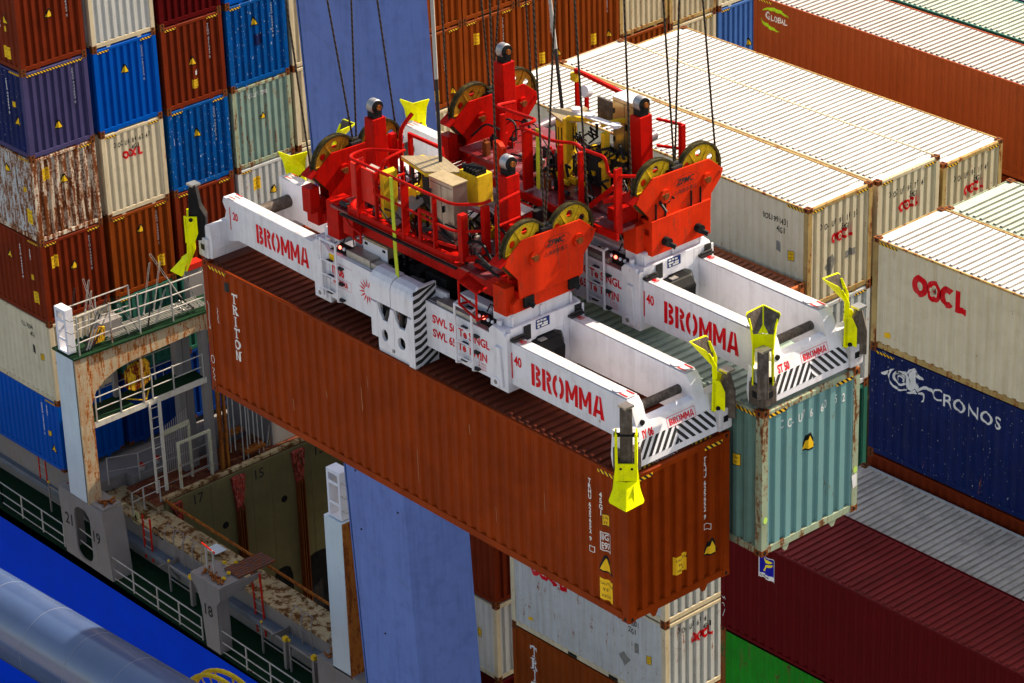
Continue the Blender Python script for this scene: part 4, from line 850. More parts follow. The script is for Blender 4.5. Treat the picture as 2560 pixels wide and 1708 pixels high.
# the bridge goes on across the ship; an added unseen box keeps sun off the deck
b=MB(); b.prism([(20.9,-18.62),(56,-18.9),(56,-19.5),(20.9,-19.3)],'x',-41.48,-41.40); b.prism([(20.9,-18.62),(56,-18.9),(56,-19.5),(20.9,-19.3)],'x',-42.45,-42.37); b.build('bridge_beam',RUSTED,lb)
b=MB(); b.prism([(21.2,-18.56),(56,-18.84),(56,-18.9),(21.2,-18.62)],'x',-42.55,-41.33); b.build('walkway',DGREEN,lb)
b=MB(); b.box(-43.95,23.0,-24.5,-41.45,24.4,-17.3); b.build('sun_blocker_box',SHIPG,lb,bevel=0.03)
for y in (28,33,38,43,48): b=MB(); b.box(-42.4,y,-24.5,-41.5,y+0.5,-18.9); b.build('bridge_column',SHIPG,lb)
# lower walkway
b=MB(); b.prism([(16.1,-20.93),(17.7,-20.93),(17.7,-20.98),(16.1,-20.98)],'x',-42.5,-41.45); b.prism([(18.6,-20.93),(20.5,-20.93),(20.5,-20.98),(18.6,-20.98)],'x',-42.5,-41.45); b.box(-42.5,17.7,-20.98,-42.0,18.6,-20.93); b.build('walkway',DGREEN,lb)
b=MB(); b.box(-41.45,16.05,-21.12,-41.40,20.5,-20.92); b.build('walkway_edge',CREAMW,lb)
b=MB(); b.bar((-42.0,17.7,-20.90),(-41.46,18.1,-20.90),0.05,0.03); b.bar((-41.46,18.1,-20.9),(-42.0,18.6,-20.90),0.05,0.03); b.build('yellow_edge',YBOX,lb)
b=MB(); b.prism([(17.55,-20.35),(17.55,-19.75),(17.75,-19.6),(18.3,-19.5),(18.45,-19.65),(18.45,-20.3),(18.2,-20.45),(17.8,-20.5)],'x',-41.75,-41.60); b.build('yellow_hatch_lid',mat('chipped_yellow',(0.72,0.44,0.02),0.5,0,0.62,0.3,0.2,(0.3,0.15,0.02),(0.13,0.015,0.008),sc=1.2),lb)
def rails(parent,pts,levels,h,r=0.022,posts=None,mt=None,name='railing'):
    b=MB()
    for l in levels: b.path([(p[0],p[1],p[2]+l) for p in pts],r,6)
    o=b.build(name,mt or RAILW,parent)
    for p in (posts or pts): q=MB(); q.bar((p[0],p[1],p[2]),(p[0],p[1],p[2]+h),0.05,0.03,(0,1,0)); q.build('rail_post',mt or RAILW,o)
    return o
X=-41.42
rails(lb,[(X,15.75,-18.42),(X,17.0,-18.40),(X,18.1,-18.45),(X,19.4,-18.5),(X,20.7,-18.52)],(0.45,0.92,1.36),1.4,0.022)
rails(lb,[(-42.5,15.9,-18.42),(-42.5,17.2,-18.45),(-42.5,18.5,-18.47)],(0.5,1.2),1.2,0.022)
rails(lb,[(X,16.15,-20.95),(X,17.1,-20.95),(X,18.0,-20.95),(X,18.35,-20.95),(X,19.2,-20.95),(X,20.4,-20.95)],(0.45,0.88),0.92,0.02)
rails(lb,[(-42.45,16.15,-20.95),(-42.45,17.0,-20.95),(-42.45,18.2,-20.95),(-42.45,19.2,-20.95),(-42.45,20.4,-20.95)],(0.5,1.0),1.0,0.018)
b=MB(); b.box(-41.47,17.98,-21.0,-41.42,18.06,-18.9); b.build('rail_post',RUSTED,lb)
# ladder below the lower walkway, rod rack and gate
b=MB(); b.bar((-41.4,18.17,-24.35),(-41.4,18.17,-21.0),0.07,0.05,(1,0,0)); b.bar((-41.4,18.55,-24.4),(-41.4,18.55,-21.0),0.11,0.06,(1,0,0)); ld=b.build('ladder',CREAMW,lb); b=MB()
for i in range(9): b.bar((-41.4,18.17,-24.2+i*0.37),(-41.4,18.55,-24.2+i*0.37),0.02,0.02)
b.build('rungs',CREAMW,ld)
b=MB(); b.bar((-41.55,18.6,-22.4),(-41.55,19.75,-22.35),0.06,0.16); b.bar((-41.55,19.72,-24.4),(-41.55,19.72,-22.4),0.08,0.06,(1,0,0))
b.bar((-41.2,19.0,-22.76),(-41.2,20.28,-22.76),0.05,0.09); b.bar((-41.2,19.0,-24.45),(-41.2,19.0,-22.72),0.07,0.09,(1,0,0)); b.bar((-41.2,20.27,-24.4),(-41.2,20.27,-22.72),0.07,0.11,(1,0,0))
rk=b.build('rod_rack',mat('rack_pale',(0.50,0.49,0.36),0.6,0,0.35,0.3,0.3,(0.2,0.12,0.04)),lb); b=MB()
for z in (-23.2,-23.6,-24.0): b.bar((-41.2,19.0,z),(-41.2,20.27,z),0.02,0.02)
for z in (-23.3,-23.75,-24.15): b.bar((-41.35,18.6,z),(-41.35,20.6,z),0.02,0.02)
b.build('rack_bars',RODG,rk)
b=MB()
for i in range(12):
    y=18.75+i*0.085; b.bar((-41.62,y,-23.9),(-41.62,y+0.02,-22.2+0.03*i),0.02,0.02); b.bar((-41.62,y,-22.2+0.03*i),(-41.62,y,-21.9+0.03*i),0.05,0.012); 
b.build('stored_rods',RODG,rk)
rails(ship,[(-41.0,16.9,-24.5),(-41.0,17.35,-24.45),(-41.0,18.0,-24.45)],(0.45,0.8),0.8,0.016)
rails(ship,[(-42.9,17.3,-24.3),(-42.7,18.4,-24.45),(-42.7,19.4,-24.45),(-42.7,20.6,-24.45)],(0.5,1.0),1.0,0.016)
# step platforms and knee plate past the column
for (y,z,zt) in ((21.7,-24.2,-21.9),(22.35,-24.2,-21.6),(21.2,-23.6,-21.5),(22.0,-23.6,-21.3)):
    b=MB(); b.path([(-41.35,y,z-0.4),(-41.35,y,zt-0.1),(-41.35,y+0.05,zt),(-41.35,y+0.14,zt),(-41.35,y+0.19,zt-0.1),(-41.35,y+0.19,z-0.4)],0.022,6); b.build('handhold_loop',RAILW,lb)
b=MB(); b.box(-41.5,21.7,-24.22,-41.2,22.55,-24.14); b.box(-42.0,21.2,-23.64,-41.7,22.05,-23.56); b.build('step_platform',ORUST,lb)
b=MB(); b.prism([(22.85,-24.5),(24.6,-24.5),(24.2,-23.9),(23.15,-23.3)],'x',-41.6,-41.54); b.build('knee_plate',RUSTED,lb)
b=MB(); b.bar((-41.57,22.85,-24.5),(-41.57,23.15,-23.3),0.08,0.06,(1,0,0)); b.build('knee_edge',RAILW,lb)
# tall light box with red top
b=MB(); b.box(-42.75,20.85,-18.6,-42.45,21.4,-17.55); tb=b.build('light_box',SHIPG,lb); b=MB(); b.box(-42.78,20.82,-17.55,-42.42,21.43,-17.35); b.build('red_cap',REDP,tb)
b=MB(); b.box(-42.4,17.0,-18.4,-41.95,17.8,-17.95); b.build('grey_locker',SHIPG,lb)
b=MB(); b.prism([(16.3,-18.38),(16.9,-18.38),(16.95,-17.9),(16.75,-17.85),(16.35,-18.0)],'x',-41.75,-41.68); b.build('yellow_hatch_lid',MC['chipped_yellow'],lb)
# lashing rods lying on and leaning against the walkway rails
rg='steel lashing rods leaning on the walkway railing'
rnd=random.Random(3)
lean=[(16.0,16.55,1.2),(16.12,16.7,1.35),(16.22,16.85,1.3),(16.35,16.95,1.1),(17.75,17.1,1.1),(18.15,17.35,1.2),(18.5,18.72,1.35),(18.8,19.2,1.1),(20.55,19.9,1.5),(20.3,19.2,1.3),(16.5,16.95,1.9),(17.2,16.75,2.0),(16.9,17.6,1.2),(18.9,19.3,1.7),(20.45,19.35,2.0),(15.9,16.4,1.8),(16.7,17.0,1.5),(19.3,19.7,1.6)]
for i,(ya,yb_,h) in enumerate(lean):
    back=i>=10; xa=-41.55 if not back else -42.35; b=MB(); p=Vector((xa,ya,-18.40)); q=Vector((xa+(0.1 if not back else 0),yb_,-18.4+h)); d=(q-p)
    b.tube(p,p+d*0.5,0.028,6); a=p+d*0.5
    s=Vector((0,0.028,0.01)); b.tube(a-s,q-s,0.009,5); b.tube(a+s,q+s,0.009,5); b.tube(q-s,q+s,0.012,5); b.tube(p+d*0.8-s,p+d*0.8+s,0.01,5)
    b.tube(p,p+Vector((0.05,-0.04,0.06)),0.03,6)
    solo('lashing_rod',b,RODG if i%3 else DARK,'grey steel lashing rod with turnbuckle leaning on the walkway railing of the lashing bridge','lashing rod',tuple(p),rg)
for i in range(9):
    b=MB(); x=-41.6-0.09*i; b.tube((x,16.9+0.1*(i%3),-18.36),(x,20.9,-18.46),0.014,5); b.ball((x,20.3-0.3*(i%2),-18.4),0.04,6)
    solo('lashing_rod',b,RODG,'long lashing rod lying flat on the green walkway floor','lashing rod',(x,16.9,-18.36),'lashing rods lying flat on the green walkway floor')
# side deck rails and pillars
def srail(xs): 
    pts=[(x,15.6,zd(x)) for x in xs]; return rails(ship,pts,(0.42,0.85) if xs[0]>-44 else (0.42,0.85),0.86,0.022)
srail([-60,-58.5,-57,-55.5,-54,-52.5,-51,-49.5,-48,-46.9]); srail([-46.9,-45.7,-44.5,-43.25]); srail([-40.55,-39.4,-38.1,-36.95,-35.75]); srail([-34.75,-33.5,-32.3,-31.1,-29.9]); 
for xs in ([-46.9,-45.7,-44.5,-43.3],[-40.5,-39,-37.5,-35.8],[-34.7,-33,-31.2,-29.8]):
    b=MB(); b.path([(x,15.6,zd(x)+0.08) for x in xs],0.018,6); b.build('foot_rail',RAILW,ship)
for x in (-45.4,-38.7,-33.9,-32.5,-30.9):
    b=MB(); z=zd(x); b.bar((x,16.55,z),(x,16.55,z+1.1),0.05,0.05,(1,0,0)); b.bar((x,16.55,z+1.0),(x+1.2,16.55,z+0.95),0.05,0.06); b.bar((x,16.55,z+0.5),(x+1.2,16.55,z+0.45),0.03,0.03); b.bar((x+1.2,16.55,z),(x+1.2,16.55,z+1.0),0.14,0.12,(1,0,0)); o=b.build('inner_guard_rail',SHIPG,ship)
    b=MB(); b.box(x+1.12,16.48,z+1.0,x+1.28,16.62,z+1.14); b.ball((x,16.55,z+1.15),0.05,6); b.build('yellow_cap',YBOX,o)
# ------------------------------------------------------------------ crane leg and tubes
lg=thing('gantry_crane_support','tall pale blue steel crane leg leaning slightly, behind the hanging brown container','crane leg',(-18.2,10,-40.5))
def legx(z): return -21.43+(0.3-z)*0.0615
b=MB(); z0,z1=-40.5,22
def ring(z,w0=2.32,d=1.95):
    x=legx(z); w=w0+(z)*0.008; return [(x,10,z),(x+w,10,z),(x+w+0.42,10+d-0.3,z),(x,10+d-0.3,z)]
b.add(ring(z0)+ring(-8)+ring(z1),[(0,1,5,4),(1,2,6,5),(2,3,7,6),(3,0,4,7),(4,5,9,8),(5,6,10,9),(6,7,11,10),(7,4,8,11)]); lgm=b.build('leg_box',PIPEB,lg)
b=MB()
x=legx(z0); b.add([(legx(z0)-0.05,9.98,z0),(legx(z0)+0.0,9.98,z0),(legx(z1)+0.0,9.98,z1),(legx(z1)-0.05,9.98,z1),(legx(z0)-0.05,10.05,z0),(legx(z0),10.05,z0),(legx(z1),10.05,z1),(legx(z1)-0.05,10.05,z1)],[(0,1,2,3),(4,5,6,7),(0,3,7,4)])
b.build('edge_strip',mat('crane_edge_blue',(0.07,0.13,0.38),0.5),lg)
for z in (-0.6,-14.2):
    b=MB(); w=2.3; b.add([(legx(z),9.996,z+0.35),(legx(z)+w,9.996,z-0.35),(legx(z)+w,9.996,z-0.375),(legx(z),9.996,z+0.325)],[(0,1,2,3)]); b.build('weld_seam',mat('seam_blue',(0.15,0.20,0.44),0.5),lg,fix=False)
for z in (-5.5,-10.0,3.5,7.5,-18.0):
    b=MB(); w=2.28; b.add([(legx(z),9.996,z),(legx(z)+w,9.996,z),(legx(z)+w,9.996,z-0.015),(legx(z),9.996,z-0.015)],[(0,1,2,3)]); wz=legx(z)+2.325+z*0.008; b.add([(wz,10.0,z),(wz+0.42,11.65,z),(wz+0.42,11.65,z-0.015),(wz,10.0,z-0.015)],[(0,1,2,3)]); b.build('weld_seam',MC['seam_blue'],lg,fix=False)
rq=random.Random(4)
for i in range(16):
    z=rq.uniform(-18,8); b=MB(); x=legx(z)+rq.uniform(0.2,2.1); b.tube((x,9.97,z),(x,10,z),0.022,8); b.build('lug',DARK,lg)
b=MB(); b.prism([(legx(-40)-1.2,-40.5),(legx(-40)+3.5,-40.5),(legx(-40)+3,-38),(legx(-40)-0.7,-38)],'y',9.2,12.8); b.build('foot',PIPEB,lg)
# tube brace close to the camera side
A0=Vector((-46,8,-21.3)); 
tb_=thing('crane_tube','thick grey blue crane tube with a sunlit upper edge across the lower left corner','crane tube',(-60,8,-23.5))
rr=1.12
def tz(x): return -21.62+0.0525*(x+34.8)-0.0
b=MB(); b.tube((-62,8,tz(-62)),(-16,8,tz(-16)),rr,64,cap=True); b.build('tube_body',PIPET,tb_,smooth=True)
for x in (-32.2,-30.1,-28.05,-34.5):
    b=MB(); b.tube((x-0.008,8,tz(x)),(x+0.008,8,tz(x)),rr+0.003,64,cap=False); b.build('weld_seam',mat('tube_seam',(0.22,0.24,0.30),0.5),tb_,smooth=True)
t2=thing('crane_tube','lower crane tube, only its sunlit top showing at the bottom left corner','crane tube',(-60,4.0,-26))
b=MB(); b.tube((-62,4,-22.4),(-10,4,-24.4),0.6,40); b.build('tube_body',PIPET,t2,smooth=True)
# cable reel
rl=thing('cable_reel','yellow spoked cable reel rim behind the crane tube at the bottom edge','cable reel',(-27.8,11.2,-26.6))
RY=mat('reel_yellow',(0.72,0.50,0.02),0.45,0,0.03,0.2,0.1,(0.3,0.2,0.02)); cx,cz,rad=-28.15,-24.55,2.30
for yy_ in (11.0,11.35):
    b=MB(); pts=[(cx+rad*math.cos(2*PI*i/48),yy_,cz+rad*math.sin(2*PI*i/48)) for i in range(49)]
    for p,q in zip(pts,pts[1:]): b.tube(p,q,0.07,8,cap=False)
    b.build('reel_rim',RY,rl,smooth=True)
for i in range(16):
    a=2*PI*i/16; b=MB(); 
    for k in (-1,1):
        a2=a+k*0.045; P=lambda r_,t,y_: (cx+r_*math.cos(t),y_,cz+r_*math.sin(t))
        b.plate([P(0.5,a,11.18+0.02*k),P(rad*0.72,a+k*0.02,11.18+0.13*k),P(rad*0.9,a+k*0.07,11.18+0.17*k),P(rad*0.98,a+k*0.07,11.18+0.17*k),P(rad*0.98,a-k*0.02,11.18+0.1*k),P(0.5,a-k*0.05,11.18+0.02*k)],(0,1,0),0.015)
    b.build('spoke',RY,rl)
b=MB(); b.tube((cx,10.9,cz),(cx,11.6,cz),0.55,24); b.build('hub',RY,rl); b=MB(); b.bar((cx,11.7,cz),(cx+0.5,11.9,-40.5),0.3,0.3,(0,1,0)); b.build('stand',PIPEB,rl)

# ------------------------------------------------------------------ spreaders
def quadpl(b,p,t,n): return b.plate(p,n,t)
def slab_text(parent,name,s,h,org,ud,vd,mt,sx=0.8,bold=0.0,eps=0.004,shear=0,width=None):
    if width and s!='BROMMA': sx=width/glyphs(s,h,1,bold,1.0,shear)[2]
    return ltext(parent,name,s,h,org,ud,vd,mt,sx,bold,shear,eps,width)
def flipper(sp,cx,cy,up,fr_):
    """cx,cy: corner coordinates; outward diagonal; up: raised or lowered"""
    sx=1 if cx>-6 else -1; sy=1 if cy>1.2 else -1
    n=Vector((sx,sy,0)).normalized(); t=Vector((-n.y,n.x,0)); C=Vector((cx,cy,0))+n*0.16; pv=0.735; op=-0.20
    def P(a,o,z): return C+t*a+n*((2*op-o) if up else o)+Vector((0,0,(2*pv-z) if up else z))
    # drive box
    b=MB(); z0,z1=(0.22,1.42)
    Q=lambda a,o,z: C+t*a+n*o+Vector((0,0,z))
    if up: prof=[(-0.34,0.30),(-0.06,0.30),(-0.06,0.75),(-0.16,1.18),(-0.26,1.20),(-0.34,0.9)]
    elif sx<0: prof=[(-0.30,0.45),(-0.02,0.45),(0.02,0.85),(-0.02,1.55),(-0.16,1.62),(-0.22,1.15),(-0.32,0.95)]
    else: prof=[(-0.22,0.10),(0.0,0.10),(0.0,0.55),(-0.02,1.42),(-0.20,1.42)]
    w=0.105 if sx>0 else 0.13; w=0.10 if up else w
    k=len(prof); b.add([Q(-w,o,z) for o,z in prof]+[Q(w,o,z) for o,z in prof],[tuple(range(k)),tuple(range(k,2*k))]+[(i,(i+1)%k,(i+1)%k+k,i+k) for i in range(k)])
    dbx=b.build('flipper_drive',STEELW if sx>0 else BLACK,sp,fr_,bevel=0.015)
    b=MB(); cc=Q(0,-0.11 if not up else -0.21,1.43 if (sx>0 and not up) else (1.20 if up else 1.6)); b.box(cc.x-0.10,cc.y-0.10,cc.z-0.02,cc.x+0.10,cc.y+0.10,cc.z+0.02); b.build('drive_cap',STAIN,dbx)
    # yellow guide plate
    b=MB(); th=0.028
    def slab(pts,dn=0.028,inner=False):
        vs=[P(a,o,z) for a,o,z in pts]; nn=n*(dn); b.add(vs+[v+nn for v in vs],[tuple(range(len(vs))),tuple(range(len(vs),2*len(vs)))]+[(i,(i+1)%len(vs),(i+1)%len(vs)+len(vs),i+len(vs)) for i in range(len(vs))])
    slab([(-0.19,0.05,0.42),(0.19,0.05,0.42),(0.185,0.07,0.10),(-0.185,0.07,0.10)])
    for s in (-1,1):
        slab([(0,0.12,0.10),(s*0.185,0.07,0.10),(s*0.30,0.17,-0.22),(s*0.285,0.20,-0.25),(0,0.47,-0.27)],0.028)
        slab([(s*0.19,0.06,0.40),(s*0.19,-0.10,0.42),(s*0.19,-0.13,0.80),(s*0.19,0.05,0.96)],0.001) if False else None
        ck_=[P(s*0.19,0.06,0.36),P(s*0.19,-0.08,0.42),P(s*0.19,-0.16,0.62),P(s*0.19,-0.16,0.98),P(s*0.19,0.08,0.98)]; b.add(ck_+[v-t*(s*0.03) for v in ck_],[(0,1,2,3,4),(9,8,7,6,5)]+[(i,(i+1)%5,(i+1)%5+5,i+5) for i in range(5)])
        ck_=[P(s*0.185,0.06,0.40),P(s*0.185,-0.02,0.36),P(s*0.185,-0.02,0.12),P(s*0.25,0.10,-0.16),P(s*0.25,0.14,-0.16),P(s*0.185,0.07,0.10)]; b.add(ck_+[v-t*(s*0.02) for v in ck_],[(0,1,2,3,4,5),(11,10,9,8,7,6)]+[(i,(i+1)%6,(i+1)%6+6,i+6) for i in range(6)])
        slab([(s*0.19,0.05,0.42),(s*0.14,0.05,0.42),(s*0.145,0.05,0.98),(s*0.175,0.05,1.0),(s*0.19,0.05,0.96)],0.05)
        vs=[P(s*0.12,0.12,0.08),P(s*0.12,0.26,-0.02),P(s*0.12,0.33,-0.20),P(s*0.12,0.30,-0.22)]; b.add(vs+[v+t*0.02 for v in vs],[(0,1,2,3),(4,5,6,7)[::-1],(0,1,5,4),(1,2,6,5),(2,3,7,6),(3,0,4,7)]) if not up else None
    yl=b.build('guide_flipper',YEL,sp,fr_,bevel=0.006)
    b=MB()
    if up:
        for s in (-1,1):
            vs=[P(s*0.012,0.125,0.10),P(s*0.17,0.075,0.10),P(s*0.28,0.17,-0.20),P(s*0.27,0.20,-0.235),P(s*0.012,0.455,-0.26)]; vs=[v+n*0.034 for v in vs]; b.add(vs,[tuple(range(5))])
        b.build('worn_face',STEELW,yl,fr_,fix=False)
    b=MB()
    for s in (-1,1):
        c=P(s*0.095,0.081,0.33); b.tube(c,c+n*0.012,0.022,10)
    b.build('bolt',BLACK,yl,fr_)
    b=MB(); p=P(-0.21,-0.04,0.92); q=P(0.21,-0.04,0.92); b.tube(p,q,0.04,12); b.build('pivot_pin',BLACK,dbx,fr_)
    # corner housing
    b=MB(); Cc=Vector((cx,cy,0)); a=0.30
    b.prism([(cx+sx*0.05,cy+sy*0.0),(cx+sx*0.0,cy+sy*0.05),(cx-sx*0.30,cy+sy*0.05),(cx-sx*0.30,cy-sy*0.30),(cx+sx*0.05,cy-sy*0.30)][::sx*sy],'z',0.10,0.52)
    hs=b.build('corner_housing',WHITED if sx<0 or sy>0 else STEELW,sp,fr_,bevel=0.02)
    b=MB(); b.box(cx+sx*0.045,cy-sy*0.09,0.26,cx+sx*0.056,cy-sy*0.20,0.38); b.box(cx-sx*0.08,cy+sy*0.045,0.26,cx-sx*0.2,cy+sy*0.056,0.38); b.build('twistlock_window',BLACK,hs,fr_)
def stripes(parent,name,org,ud,vd,w,h,mt,n=14,lean=0.75,mirror=True,fr_=FW,duty=0.5):
    U=Vector(ud).normalized();V=Vector(vd).normalized();O=Vector(org)+U.cross(V)*0.005; b=MB(); p=w/n; sh=h*lean
    import itertools
    def clip(pts,k,lim,keep_less):
        out=[]
        for i in range(len(pts)):
            a=pts[i];c=pts[(i+1)%len(pts)]; ia=(a[k]<=lim)==keep_less or a[k]==lim; ic=(c[k]<=lim)==keep_less or c[k]==lim
            if ia: out.append(a)
            if ia!=ic:
                t=(lim-a[k])/(c[k]-a[k]); out.append(tuple(a[j]+(c[j]-a[j])*t for j in (0,1)))
        return out
    halves=((0,w/2,1),(w/2,w,-1)) if mirror else ((0,w,1),)
    for lo,hi,sg in halves:
        x=-sh-p if sg>0 else -p
        for i in range(int((w+2*sh)/p)+4):
            a=x+i*p; q=[(a,0),(a+p*duty,0),(a+p*duty+sg*sh,h),(a+sg*sh,h)]
            if sg<0: q=[(a,0),(a+p*duty,0),(a+p*duty-sh,h),(a-sh,h)]
            q=clip(q,0,lo,False); 
            if len(q)>2: q=clip(q,0,hi,True)
            if len(q)>2: b.add([O+U*u+V*v for u,v in q],[tuple(range(len(q)))])
    return b.build(name,mt,parent,fr_,fix=False)
def spreader(fr_,label,code,ups,who):
    sp=thing('container_spreader',label,'spreader',(-6.1,1.22,0.15),fr_,'container spreaders')
    # centre frame
    SH_[0]=Vector((-0.28,0.22,-0.14))
    b=MB(); b.prism([(-8.60,0.50),(-3.60,0.50),(-3.60,1.40),(-8.60,1.46)],'y',0.10,0.18); b.box(-8.6,0.18,1.30,-3.6,0.52,1.38); b.box(-8.6,0.46,0.5,-3.6,0.52,1.30); b.box(-8.6,0.18,0.5,-3.6,0.46,0.56)
    b.box(-8.6,1.50,0.5,-3.6,1.58,1.46); b.box(-8.6,1.58,1.38,-3.6,1.90,1.46); b.box(-8.6,1.82,0.5,-3.6,1.90,1.38)
    b.box(-8.6,0.52,0.5,-8.3,1.50,1.1); b.box(-3.9,0.52,0.5,-3.6,1.50,1.2); b.box(-6.3,0.52,0.5,-5.9,1.50,1.0); 
    mf=b.build('centre_frame',WHITE,sp,fr_)
    b=MB(); b.add([(-8.58,0.12,1.384+0.075),(-3.62,0.12,1.388+0.015),(-3.62,0.50,1.388),(-8.58,0.50,1.388)],[(0,1,2,3)]); b.box(-8.3,0.55,0.62,-3.95,1.5,0.66); b.build('grimy_top',mat('grimy_deck',(0.17,0.155,0.15),0.6,0,0.1,0.6,0,(0.05,0.045,0.04)),mf,fr_)
    b=MB()
    for i in range(28): b.box(-6.4+i*0.085,0.6,1.16,-6.385+i*0.085,1.48,1.20)
    for y in (0.65,0.95,1.25,1.45): b.box(-6.4,y,1.17,-4.05,y+0.02,1.21)
    b.build('grating',DARK,mf,fr_)
    b=MB(); b.box(-8.2,0.62,0.66,-7.6,1.48,1.30); b.build('inner_tray',CREAMW,mf,fr_)
    b=MB()
    for i,(x,y,l,w,h) in enumerate(((-7.2,0.7,0.5,0.35,0.4),(-6.5,0.75,0.5,0.4,0.45),(-5.8,0.8,0.35,0.5,0.35),(-7.5,1.1,0.6,0.38,0.4),(-5.0,1.0,0.6,0.45,0.3),(-4.4,0.8,0.3,0.65,0.35))): b.box(x,y,0.66,x+l,y+w,0.9+h)
    b.build('hydraulic_block',DARK,mf,fr_)
    b=MB()
    for (x,y,x2,y2) in ((-7.6,0.8,-6.9,1.2),(-6.9,0.9,-6.2,0.7),(-6.2,1.1,-5.2,0.9),(-5.4,1.2,-4.3,1.5),(-7.3,1.6,-6.0,1.5)):
        b.path([(x,y,1.3),(x*.7+x2*.3,y+0.05,1.5),(x*.3+x2*.7,y2,1.46),(x2,y2,1.25)],0.025,6)
    b.build('hose',BLACK,mf,fr_)
    # collars at both ends of the centre frame
    SH_[0]=Vector((0,0,0))
    for s in (1,-1):
        X=lambda d: -6.1+s*(d-(0.22 if s>0 else 0.10))
        b=MB(); xa,xb=sorted((X(2.45),X(2.92)))
        # side cheeks
        for y0,y1 in ((0.30,0.38),(2.06,2.14)):
            b.prism([(xa,0.24),(xb,0.24),(xb,1.30),(xb-0.1,1.42),(xa+0.1,1.46),(xa,1.36)],'y',y0,y1)
        b.box(xa+0.02,0.38,1.34,xb-0.02,2.06,1.42); b.box(xa+0.02,0.38,0.24,xb-0.02,2.06,0.34)
        # end plate with openings
        xe=X(2.90); t=0.035*s
        outer=[(0.03,0.36),(2.41,0.36),(2.41,1.42),(2.30,1.60),(0.14,1.60),(0.03,1.42)]
        for (y0,z0,y1,z1) in ((0.30,0.24,0.40,1.40),(0.67,0.24,0.80,1.46),(1.64,0.24,1.77,1.46),(2.04,0.24,2.14,1.40),(0.40,1.24,0.67,1.46),(1.77,1.24,2.04,1.46),(0.80,1.12,1.64,1.46),(0.40,0.24,0.67,0.385),(1.77,0.24,2.04,0.385),(0.80,0.24,1.64,0.44)): b.box(xe,y0,z0,xe+t,y1,z1)
        for (y,sg) in ((0.80,1),(1.64,-1)):
            b.prism([(y,1.12),(y+sg*0.22,1.12),(y+sg*0.06,1.04),(y,0.88)],'x',xe,xe+t)
        b.box(X(2.35),0.5,1.42,X(2.80),1.95,1.66)
        for y in (0.52,1.2,1.9): b.box(X(2.80),y,1.42,X(2.83),y+0.05,1.64)
        cl_=b.build('collar',WHITE,sp,fr_,bevel=0.012)
        b=MB(); b.prism([(xa+0.12,0.33),(xb-0.08,0.33),(xb-0.14,1.10),(xa+0.2,1.10)],'y',0.25,0.30); b.tube((xa+0.22,0.235,0.40),(xa+0.22,0.30,0.40),0.10,14); b.build('cover_plate',WHITE,cl_,fr_,bevel=0.008)
        b=MB(); b.tube((xa+0.22,0.23,0.40),(xa+0.22,0.236,0.40),0.045,12); b.build('pin_hole',SHIPG if 'SHIPG' in globals() else DARK,cl_,fr_,fix=False)
        if s>0:
            xx=xe+t+0.004
            b=MB()
            for y in (0.69,1.90): b.box(xx,y,1.14 if y<1 else 1.26,xx+0.006,y+0.17,1.43)
            b.build('rubber_pad',DARK,cl_,fr_)
            b=MB(); b.box(xx,0.98,1.27,xx+0.008,1.30,1.45); sgn=b.build('blue_sign',mat('sign_blue',(0.02,0.04,0.16),0.5,0,0,0,0),cl_,fr_)
            b=MB()
            for i,(u,v,w_) in enumerate(((0.02,0.13,0.06),(0.1,0.13,0.05),(0.17,0.12,0.07),(0.02,0.07,0.12),(0.17,0.06,0.1),(0.03,0.02,0.05),(0.12,0.02,0.15))): b.add([(xx+0.012,0.98+u,1.27+v),(xx+0.012,0.98+u+w_,1.27+v),(xx+0.012,0.98+u+w_,1.27+v+0.035),(xx+0.012,0.98+u,1.27+v+0.035)],[(0,1,2,3)])
            b.build('sign_marks',LETW,sgn,fr_,fix=False)
            b=MB(); b.prism([(X(2.7),0.68),(X(3.22),0.62),(X(3.24),0.92),(X(3.1),1.08),(X(2.7),1.12)],'y',0.86,1.42); bb=b.build('camera_box',BLACK,cl_,fr_,bevel=0.03); b=MB(); b.box(X(3.0),0.95,1.095,X(3.1),1.1,1.115); b.build('box_label',SHIPG,bb,fr_)
            b=MB(); b.box(xx,0.37,1.25,xx+0.10,0.68,1.29); b.box(xx,1.74,1.25,xx+0.10,2.05,1.29); b.tube((xx+0.06,0.38,1.32),(xx+0.06,0.66,1.32),0.022,8); b.tube((xx+0.06,1.76,1.32),(xx+0.06,2.03,1.32),0.022,8); b.build('beam_wiper',DARK,cl_,fr_)
        for y in (0.42,2.02):
            b=MB(); b.tube((X(2.6),y,1.42),(X(2.6)+0.02,y,1.54),0.05,10); b.build('lifting_eye',WHITE,cl_,fr_)
